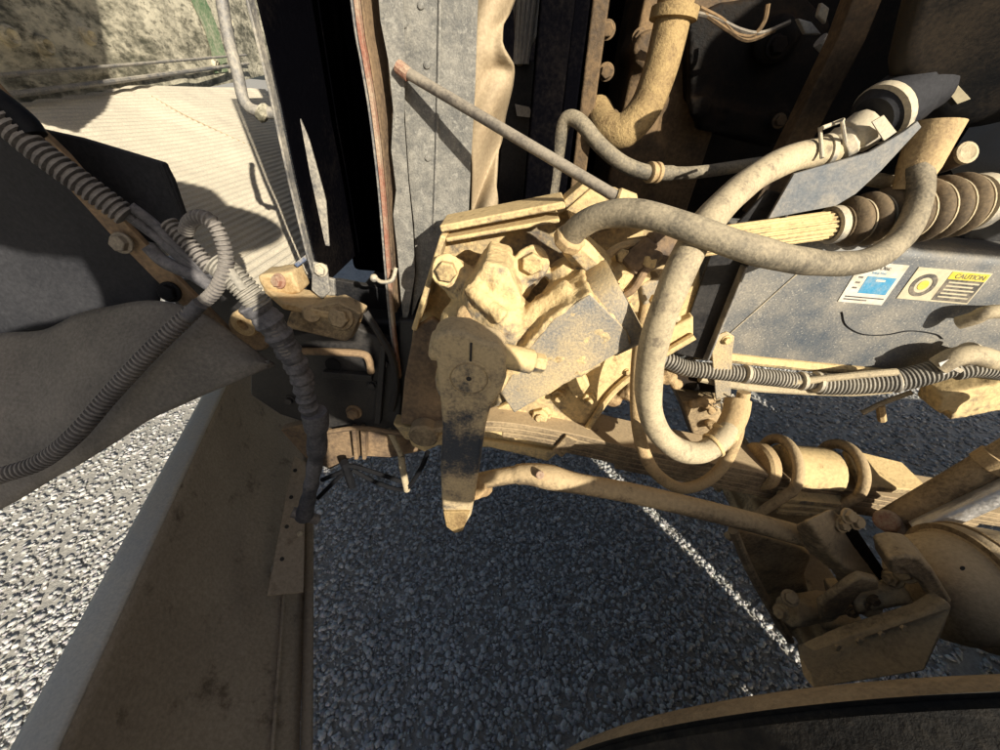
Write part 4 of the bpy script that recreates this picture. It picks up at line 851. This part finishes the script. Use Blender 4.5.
for k in range(3):
    Geo().box(pc+Vector((0, -.045-.003*k, -.022-.013*k)), (.058, 0, 0), (0, .012, 0), (0, 0, .0055)).done('spacer_plate', 'bracket_cream', t, bevel=.002)
# ------------------------------------------------------------------ front axle and knuckle
t = thing('front_axle', 'brown forged front axle beam below the leaf spring', 'axle', P(800, 560, Y=-.1))
cast('beam', Geo().box((.66, .30, .64), (.035, 0, 0), (0, .55, 0), (0, 0, .015)).box((.66, .30, .56), (.035, 0, 0), (0, .55, 0), (0, 0, .015)).box((.66, .3, .60), (.010, 0, 0), (0, .55, 0), (0, 0, .05)).box((.66, -.06, .65), (.075, 0, 0), (0, .06, 0), (0, 0, .035)), 'steel_brown', t, .007, 3)
t = thing('steering_knuckle', 'dusty brown steering knuckle with arm and bolted lever', 'knuckle', P(800, 620, Y=-.26))
def slab(pts, Y, th): return px(pts, Y), (0, th, 0)
g = Geo()
g.prism(*slab([(731, 528), (750, 533), (800, 548), (812, 556), (805, 575), (812, 602), (800, 640), (778, 632), (765, 598), (748, 570)], -.22, .03))
cast('arm', g, 'steel_brown', t, .004, 4, .002)
g = Geo().tube(px([(733, 530, -.232), (750, 570, -.238), (772, 610, -.245), (790, 640, -.25)], 0), .007, 10); g.done('arm_rim', 'steel_brown', t, smooth=True)
cast('boss', Geo().cyl(P(787, 612, Y=-.27), P(825, 605, Y=-.25), .023).cyl(P(800, 610, Y=-.27), P(850, 600, Y=-.25), .018), 'steel_brown', t, .004, 3, .001)
bolt('boss_nut', P(790, 598, Y=-.282), (-.3, -.5, 1), .009, 'steel_brown', t); bolt('boss_nut', P(781, 612, Y=-.28), (-1, -.5, .2), .009, 'steel_brown', t)
# connecting lever between drag link and knuckle
g = Geo().prism([P(806, 520, Y=-.255), P(832, 508, Y=-.235), P(842, 516, Y=-.235), P(888, 588, Y=-.265), P(866, 604, Y=-.285), P(842, 566, Y=-.275), P(818, 548, Y=-.262)], (.006, .012, -.030)); cast('lever', g, 'steel_brown', t, .0035, 3, .0012)
plate('lever_face', [P(838, 520, Y=-.242), P(852, 520, Y=-.242), P(892, 582, Y=-.262), P(876, 590, Y=-.270)], .01, 'engine_dark', t, toward=(.3, -1, .8))
for (a, b) in ((848, 516), (856, 522), (842, 525)): bolt('lever_bolt', P(a, b, Y=-.246), (.2, -.8, .8), .008, 'steel_brown', t)
cast('pivot', Geo().cyl(P(826, 588, Y=-.26), P(870, 590, Y=-.27), .014).cyl(P(850, 600, Y=-.285), P(905, 590, Y=-.285), .017).ball(P(868, 606, Y=-.29), .016), 'steel_brown', t, .0035, 3, .001)
plate('clevis', px([(820, 606), (850, 584), (862, 578), (880, 582), (880, 590), (862, 594), (838, 620), (822, 622)], -.295), .012, 'steel_brown', t, bevel=.004)
for k in range(4): bolt('clevis_bolt', P(852+7*k, 612-4*k, Y=-.295), (.1, -1, .4), .0065, 'engine_brown', t)
# ------------------------------------------------------------------ brake chamber
t = thing('brake_chamber', 'round dusty brown air brake chamber on a bent steel bracket', 'brake chamber', P(940, 640, Y=-.25))
c0 = P(917, 590, Y=-.268); axc = Vector((.93, .10, .20)).normalized()
Geo().lathe(c0, axc, [(-.008, .030), (0, .052), (.010, .066), (.03, .074), (.058, .075), (.060, .082), (.066, .085), (.076, .085), (.082, .082), (.084, .075), (.12, .073), (.15, .062), (.165, .03)], 40).done('can', 'chamber', t, smooth=True, angle=40)
for k in range(2):
    Geo().lathe(c0+axc*(.059+.020*k), axc, [(0, .082), (.0008, .0862), (.004, .0862), (.0045, .082)], 40).done('clamp_ring', 'steel_brown', t, smooth=True)
bolt('stud_nut', P(893, 578, Y=-.278), (-1, -.3, .1), .010, 'steel_brown', t, shank=.006); bolt('stud_nut', P(905, 572, Y=-.283), (-1, -.3, .2), .011, 'steel_brown', t)
Geo().lathe(P(962, 568, Y=-.29)+Vector((0, -.0, 0)), (0, -.9, .5), [(0, .003), (.001, .003)], 10).done('vent_hole', 'paint_black', t)
# bent bracket: upright ear and sloping foot
Geo().prism([P(888, 560, Y=-.300), P(905, 556, Y=-.300), P(922, 559, Y=-.302), P(935, 572, Y=-.304), P(953, 602, Y=-.308), P(948, 614, Y=-.31), P(934, 606, Y=-.31), P(920, 584, Y=-.305), P(908, 576, Y=-.302), P(890, 574, Y=-.300)], (.012, .040, -.006)).done('bracket_ear', 'steel_brown', t, bevel=.005, seg=3)
bf_ = Geo().prism([P(804, 655, Y=-.335), P(850, 636, Y=-.332), P(925, 612, Y=-.328), P(946, 600, Y=-.322), P(953, 606, Y=-.324), P(944, 634, Y=-.345), P(926, 672, Y=-.372), P(812, 690, Y=-.382)], (.004, .018, -.012)).done('bracket_foot', 'steel_brown', t, bevel=.006, seg=3)
for k in range(4): bolt('foot_bolt', P(838+22*k, 648-6.5*k, Y=-.3405), (0, -1, .7), .0045, 'steel_brown', bf_, washer=False)
# ------------------------------------------------------------------ shock absorber
t = thing('shock_absorber', 'brown shock absorber tube with bright rod slanting past the spring', 'shock absorber', P(890, 520, Y=-.14))
Geo().tube([P(1080, 415, Y=-.14), P(985, 468, Y=-.14), P(892, 521, Y=-.14)], .0225, 22, smooth=False).done('dust_tube', 'steel_brown', t, smooth=True)
Geo().lathe(P(1002, 458, Y=-.14), P(985, 468, Y=-.14)-P(1002, 458, Y=-.14), [(0, .022), (.001, .025), (.02, .025), (.021, .022)], 22).done('tube_collar', 'hose_brown', t, smooth=True)
Geo().tube([P(1080, 455, Y=-.175), P(918, 530, Y=-.175)], .0155, 20, smooth=False).done('rod', 'chrome_tube', t, smooth=True)
cast('lower_bush', Geo().cyl(P(886, 520, Y=-.16), P(898, 528, Y=-.11), .018).ball(P(900, 535, Y=-.17), .016), 'rust_edge', t, .004, 2, .003)
random.seed(11); g = Geo(); c_ = P(907, 545, Y=-.18)
for k in range(26):
    d_ = Vector((random.uniform(-1, .6), random.uniform(-1, 0), random.uniform(-.4, 1))).normalized()*random.uniform(.012, .028)
    g.tube([c_, c_+d_*.6+Vector((0, 0, .002)), c_+d_], .0007, 5)
g.done('frayed_strands', 'zip_white', t)
# ------------------------------------------------------------------ front tyre
t = thing('wheel_assembly', 'black truck front wheel with dusty worn tyre shoulder', 'wheel', (.60, -.59, .02))
YI, R0, WX, WR = -.437, .520, .63, .535; prf = [(-.30, .30), (-.295, .36), (-.288, .43), (-.278, .475), (-.262, .500), (-.245, .508)]
for k in range(4):
    y0 = -.235+.056*k; prf += [(y0, R0), (y0+.040, R0+.002), (y0+.041, R0-.010), (y0+.050, R0-.010), (y0+.051, R0)]
prf += [(-.018, .512), (-.008, .506), (-.001, .497), (.006, .478), (.010, .45), (.008, .40), (0, .33), (-.02, .29)]
Geo().lathe((WX, YI, WR), (0, 1, 0), [(a, r) for a, r in prf], 180).done('tyre', 'tread', t, smooth=True, angle=40)
Geo().lathe((WX, YI, WR), (0, 1, 0), [(-.0165, .5130), (-.009, .5085), (-.001, .4990), (.0068, .4790), (.0112, .45), (.0112, .44), (.0, .44), (-.0165, .505)], 180).done('dusty_shoulder', 'shoulder', t, smooth=True, angle=60)
Geo().lathe((WX, YI-.28, WR), (0, 1, 0), [(0, .05), (.02, .27), (.01, .30), (.26, .30), (.25, .27), (.26, .1)], 60).done('rim', 'steel_brown', t, smooth=True)
# ------------------------------------------------------------------ dark front frame bracket
t = thing('front_frame_bracket', 'dark front frame bracket with bolts below the radiator', 'bracket', P(340, 380, Y=0))
mpl_ = plate('main_plate', px([(250, 355), (290, 335), (350, 325), (396, 345), (402, 400), (398, 430), (355, 432), (320, 428), (280, 415), (250, 395)], -.03), .02, 'paint_black', t, bevel=.004)
plate('rear_plate', px([(398, 320), (420, 320), (450, 380), (450, 425), (398, 425)], -.02), .02, 'paint_black', t, bevel=.004)
Geo().tube(px([(300, 351, -.036), (335, 352, -.04), (362, 354, -.042), (369, 360, -.042), (371, 372, -.04)], 0), .0065, 10).done('rolled_edge', 'bracket_brown', t, smooth=True)
o = Geo().lathe(P(333, 365, Y=-.0315), (0, -1, 0), [(0, .014), (.0004, .014)], 24).done('slot', 'black_plastic', t)
o.scale = (1, 1, 1)
Geo().tube(px([(365, 312, -.04), (380, 335, -.042), (392, 358, -.042), (396, 385, -.04), (392, 410, -.038)], 0), .006, 8).done('rolled_edge', 'paint_black', t, smooth=True)
bolt('bolt', P(354, 412, Y=-.032), (0, -1, .1), .012, 'bracket_brown', mpl_)
# tan wedge with big bolt
plate('wedge', px([(290, 312), (338, 302), (362, 314), (352, 338), (345, 342), (285, 328)], -.06), .03, 'steel_brown', t, bevel=.003)
plate('wedge_top', [P(262, 284, Y=-.02), P(300, 285, Y=-.0), P(337, 300, Y=-.0), P(362, 314, Y=-.055), P(335, 310, Y=-.062), P(283, 308, Y=-.062)], .012, 'orange_tan', t, toward=(0, -.3, 1), bevel=.003)
bolt('bolt', P(341, 318, Y=-.062), (0, -1, .35), .015, 'steel_brown', t, h=.010)
Geo().cyl(P(312, 314, Y=-.064), P(312, 314, Y=-.03), .014, seg=20, ch=.002).done('spacer', 'steel_brown', t, smooth=True)
cast('lug', Geo().box(P(285, 280, Y=-.01), (.028, 0, .006), (0, .02, 0), (-.004, 0, .018)), 'orange_tan', t, .004, 3, .003)
bolt('bolt', P(279, 281, Y=-.032), (-.3, -1, .3), .009, 'rust_edge', t)
plate('blue_clip', px([(293, 264), (306, 254), (308, 259), (297, 268)], -.02), .004, 'blue_cap', t)
# bushing at the end of the hood hinge
Geo().lathe(P(244, 324, Y=-.075), (-.1, -1, 0), [(-.03, .021), (0, .021), (.003, .019), (.003, .009), (-.006, .008)], 26).done('hinge_bush', 'orange_tan', t, smooth=True, angle=35)
Geo().lathe(P(250, 332, Y=-.060), (-.1, -1, 0), [(-.03, .034), (0, .034), (.003, .031)], 26).done('hinge_boss', 'bracket_brown', t, smooth=True, angle=35)
# brown lower bracket pieces
plate('lower_plate', px([(300, 425), (345, 428), (398, 430), (440, 432), (446, 440), (420, 452), (390, 458), (356, 456), (330, 470), (305, 458), (280, 430)], -.01), .02, 'bracket_brown', t, bevel=.003)
for k in range(2):
    plate('rib', [P(351+9*k, 428, Y=-.04), P(355+9*k, 428, Y=-.04), P(358+8*k, 460, Y=-.03), P(354+8*k, 460, Y=-.03)], .03, 'bracket_brown', t)
plate('curved_gusset', px([(404, 428), (438, 430), (442, 444), (424, 452), (412, 446)], -.05), .01, 'bracket_cream', t)
Geo().tube(px([(326, 432, -.04), (360, 428, -.044), (400, 433, -.046), (440, 432, -.046)], 0), .005, 8).done('lower_rim', 'bracket_brown', t, smooth=True)
plate('horn_plate', [Vector((x, .06, z)) for x, z in ((-.62, 1.06), (-.30, 1.09), (-.02, 1.06), (-.02, .86), (-.40, .84), (-.62, .92))], .012, 'paint_black', t)
for (a, b) in ((300, 385), (372, 385), (290, 400), (385, 362)): bolt('bolt', P(a, b, Y=-.032), (0, -1, .1), .008, 'paint_black', mpl_)
plate('web_rib', px([(322, 372), (372, 376), (372, 382), (322, 378)], -.04), .01, 'paint_black', t)
plate('web_rib', px([(380, 345), (386, 347), (380, 425), (374, 424)], -.045), .015, 'paint_black', t)
# inner crossmember closing the front of the frame
o = Geo().box((-.20, .60, .93), (.10, 0, 0), (0, .58, 0), (0, 0, .11)).done('front_crossmember', 'paint_black', None, bevel=.01); tag(o, 'black crossmember under the radiator behind the front bracket', 'crossmember')
o = Geo().box((.9, .80, 1.02), (.8, 0, 0), (0, .04, 0), (0, 0, .12)).done('far_frame_rail', 'paint_black', None, bevel=.01); tag(o, 'shadowed chassis rail on the far side of engine', 'chassis rail')
# ------------------------------------------------------------------ unseen truck cab behind the wheel, and blockers added there for shade (right of the picture)
t = thing('truck_cab', 'pale truck cab standing behind the front wheel', 'truck cab', (1.9, .4, 1.2))
Geo().box((1.95, .45, 2.05), (.80, 0, 0), (0, 1.0, 0), (0, 0, .78)).done('shell', 'cab_paint', t, bevel=.08, seg=4)
Geo().box((1.10, .41, 1.85), (.10, 0, 0), (0, 1.09, 0), (0, 0, .23)).done('shade_cowl', 'cab_paint', t, bevel=.03, seg=3)  # overhang added to shade the tank and engine
for s in (-1, 1): Geo().box((1.75, .45+s*1.003, 2.35), (.42, 0, 0), (0, .004, 0), (0, 0, .28)).done('side_window', 'glass_dark', t, bevel=.02)
Geo().box((1.147, .45, 2.38), (.004, 0, 0), (0, .85, 0), (0, 0, .28)).done('windscreen', 'glass_dark', t, bevel=.003)
Geo().box((1.45, -.562, 1.75), (.06, 0, 0), (0, .012, 0), (0, 0, .015)).done('door_handle', 'black_plastic', t, bevel=.004)
t = thing('shade_step_box', 'unseen black box with steps added below the cab for shade', 'step box', (2.0, -.35, .4))  # unseen box, added to shade the ground under the truck
Geo().box((2.05, -.52, .63), (.57, 0, 0), (0, .22, 0), (0, 0, .51)).done('box', 'paint_black', t, bevel=.03)
for z in (.55, .85): Geo().box((2.05, -.72, z), (.50, 0, 0), (0, .06, 0), (0, 0, .012)).done('step', 'bumper_strip', t, bevel=.003)
o = Geo().grid(lambda u, v: Vector((1.30+.01*math.sin(v*5), -.88+.355*u, .10+.85*v)), 8, 12).done('shade_mud_flap', 'rubber_flap', None, smooth=True); tag(o, 'unseen rubber mud flap added behind the front wheel for shade', 'mud flap')  # unseen flap, added to narrow the bright band on the ground
sl = o.modifiers.new('s', 'SOLIDIFY'); sl.thickness = .01
g = Geo().lathe((.57, -1.09, .002), (0, 0, 1), [(0, .255), (.012, .265), (.02, .262), (.29, .262), (.30, .272), (.31, .262), (.58, .262), (.59, .272), (.60, .262), (.86, .262), (.87, .268), (.88, .262), (.872, .25)], 48)  # unseen drum, added to close a sunlit gap on the ground
o = g.done('shade_drum', 'green_paint', None, smooth=True, angle=40); tag(o, 'unseen green oil drum added beside the front wheel for shade', 'drum')
o = Geo().grid(lambda u, v: Vector((.63+.685*math.cos(.55+2.05*u), -.80+.16*v, .535+.685*math.sin(.55+2.05*u))), 32, 4).done('shade_fender', 'black_plastic', None, smooth=True); tag(o, 'unseen black curved fender added over the front wheel for shade', 'fender')  # added fender, arched to shade the drag link and spring
sl = o.modifiers.new('s', 'SOLIDIFY'); sl.thickness = .006
t = thing('shade_fuel_tank', 'long unseen fuel tank added behind the step box for shade', 'fuel tank', (3.8, -.35, .4))  # unseen tank, added to shade the far ground
Geo().lathe((2.75, -.42, .70), (1, 0, 0), [(0, .30), (.02, .33), (2.3, .33), (2.32, .30)], 40).done('shell', 'bumper_strip', t, smooth=True, angle=40)
for x in (3.2, 4.4): Geo().lathe((x, -.42, .70), (1, 0, 0), [(0, .332), (.001, .336), (.05, .336), (.051, .332)], 40).done('strap', 'black_plastic', t, smooth=True)
# ------------------------------------------------------------------ the photographer, whose shadow falls across the hood side and arm
def person():
    t = thing('person', 'person in dark work clothes and hat standing by the wheel', 'person', (.14, -1.0, 0))
    V = []; E = []; R = []
    def v(p, r, link_=None):
        V.append(p); R.append(r)
        if link_ is not None: E.append((link_, len(V)-1))
        return len(V)-1
    X0, Y0 = .09, -1.0
    pel = v((X0, Y0-.03, 1.0), (.20, .13)); sp_ = v((X0, Y0-.03, 1.24), (.20, .13), pel); ch_ = v((X0, Y0-.01, 1.45), (.20, .13), sp_)
    nk = v((X0, Y0, 1.60), (.06, .06), ch_); hd = v((X0, Y0+.03, 1.69), (.088, .092), nk); tp = v((X0, Y0+.035, 1.80), (.085, .09), hd); v((X0, Y0+.035, 1.85), (.04, .045), tp)
    for s, hand, elb in ((-1, (-.16, -1.02, .92), (-.14, -1.06, 1.22)), (1, (.245, -.65, 1.40), (.36, -.79, 1.27))):
        sh = v((X0+.21*s, Y0, 1.51), (.065, .065), ch_); el = v(elb, (.062, .062), sh); h_ = Vector(hand); e_ = Vector(elb); dr = (h_-e_).normalized()
        wr = v(tuple(h_-dr*.09), (.05, .05), el); pm = v(tuple(h_-dr*.02), (.046, .030), wr)
        for k in range(4): v(tuple(h_+dr*.05+(Vector((-.02*s, .0, -.036+.024*k)) if s > 0 else Vector((.0, -.036+.024*k, -.01)))), (.010, .010), pm)
        v(tuple(h_+(Vector((-.05*s, .0, .03)) if s > 0 else Vector((.03, .03, -.02)))), (.011, .011), pm)
        hip = v((X0+.09*s, Y0-.02, .95), (.115, .11), pel); kn = v((X0+.09*s, Y0+.02, .52), (.092, .09), hip); an = v((X0+.09*s, Y0-.04, .09), (.08, .07), kn); v((X0+.11*s, Y0+.09, .045), (.048, .04), an)
    me = bpy.data.meshes.new('body'); me.from_pydata(V, E, []); me.materials.append(M['tape']); o = bpy.data.objects.new('body', me); link(o, t)
    m_ = o.modifiers.new('skin', 'SKIN'); m_.use_smooth_shade = True
    for i, sv in enumerate(me.skin_vertices[0].data): sv.radius = R[i]; sv.use_root = (i == 0)
    sb = o.modifiers.new('sub', 'SUBSURF'); sb.levels = 2; sb.render_levels = 2
    Geo().lathe((X0, Y0+.035, 1.77), (0, .1, 1), [(-.012, .20), (0, .19), (.012, .11), (.06, .105), (.09, .09), (.10, .02)], 28).done('hat', 'rubber_flap', t, smooth=True)
    o2 = Geo().box(CAM-_f*.016+_r*.062-_u*.012, _r*.078, _u*.037, _f*.004).done('phone', 'black_plastic', None, bevel=.003)
    tag(o2, 'black phone held up in front of the standing person', 'phone')
person()
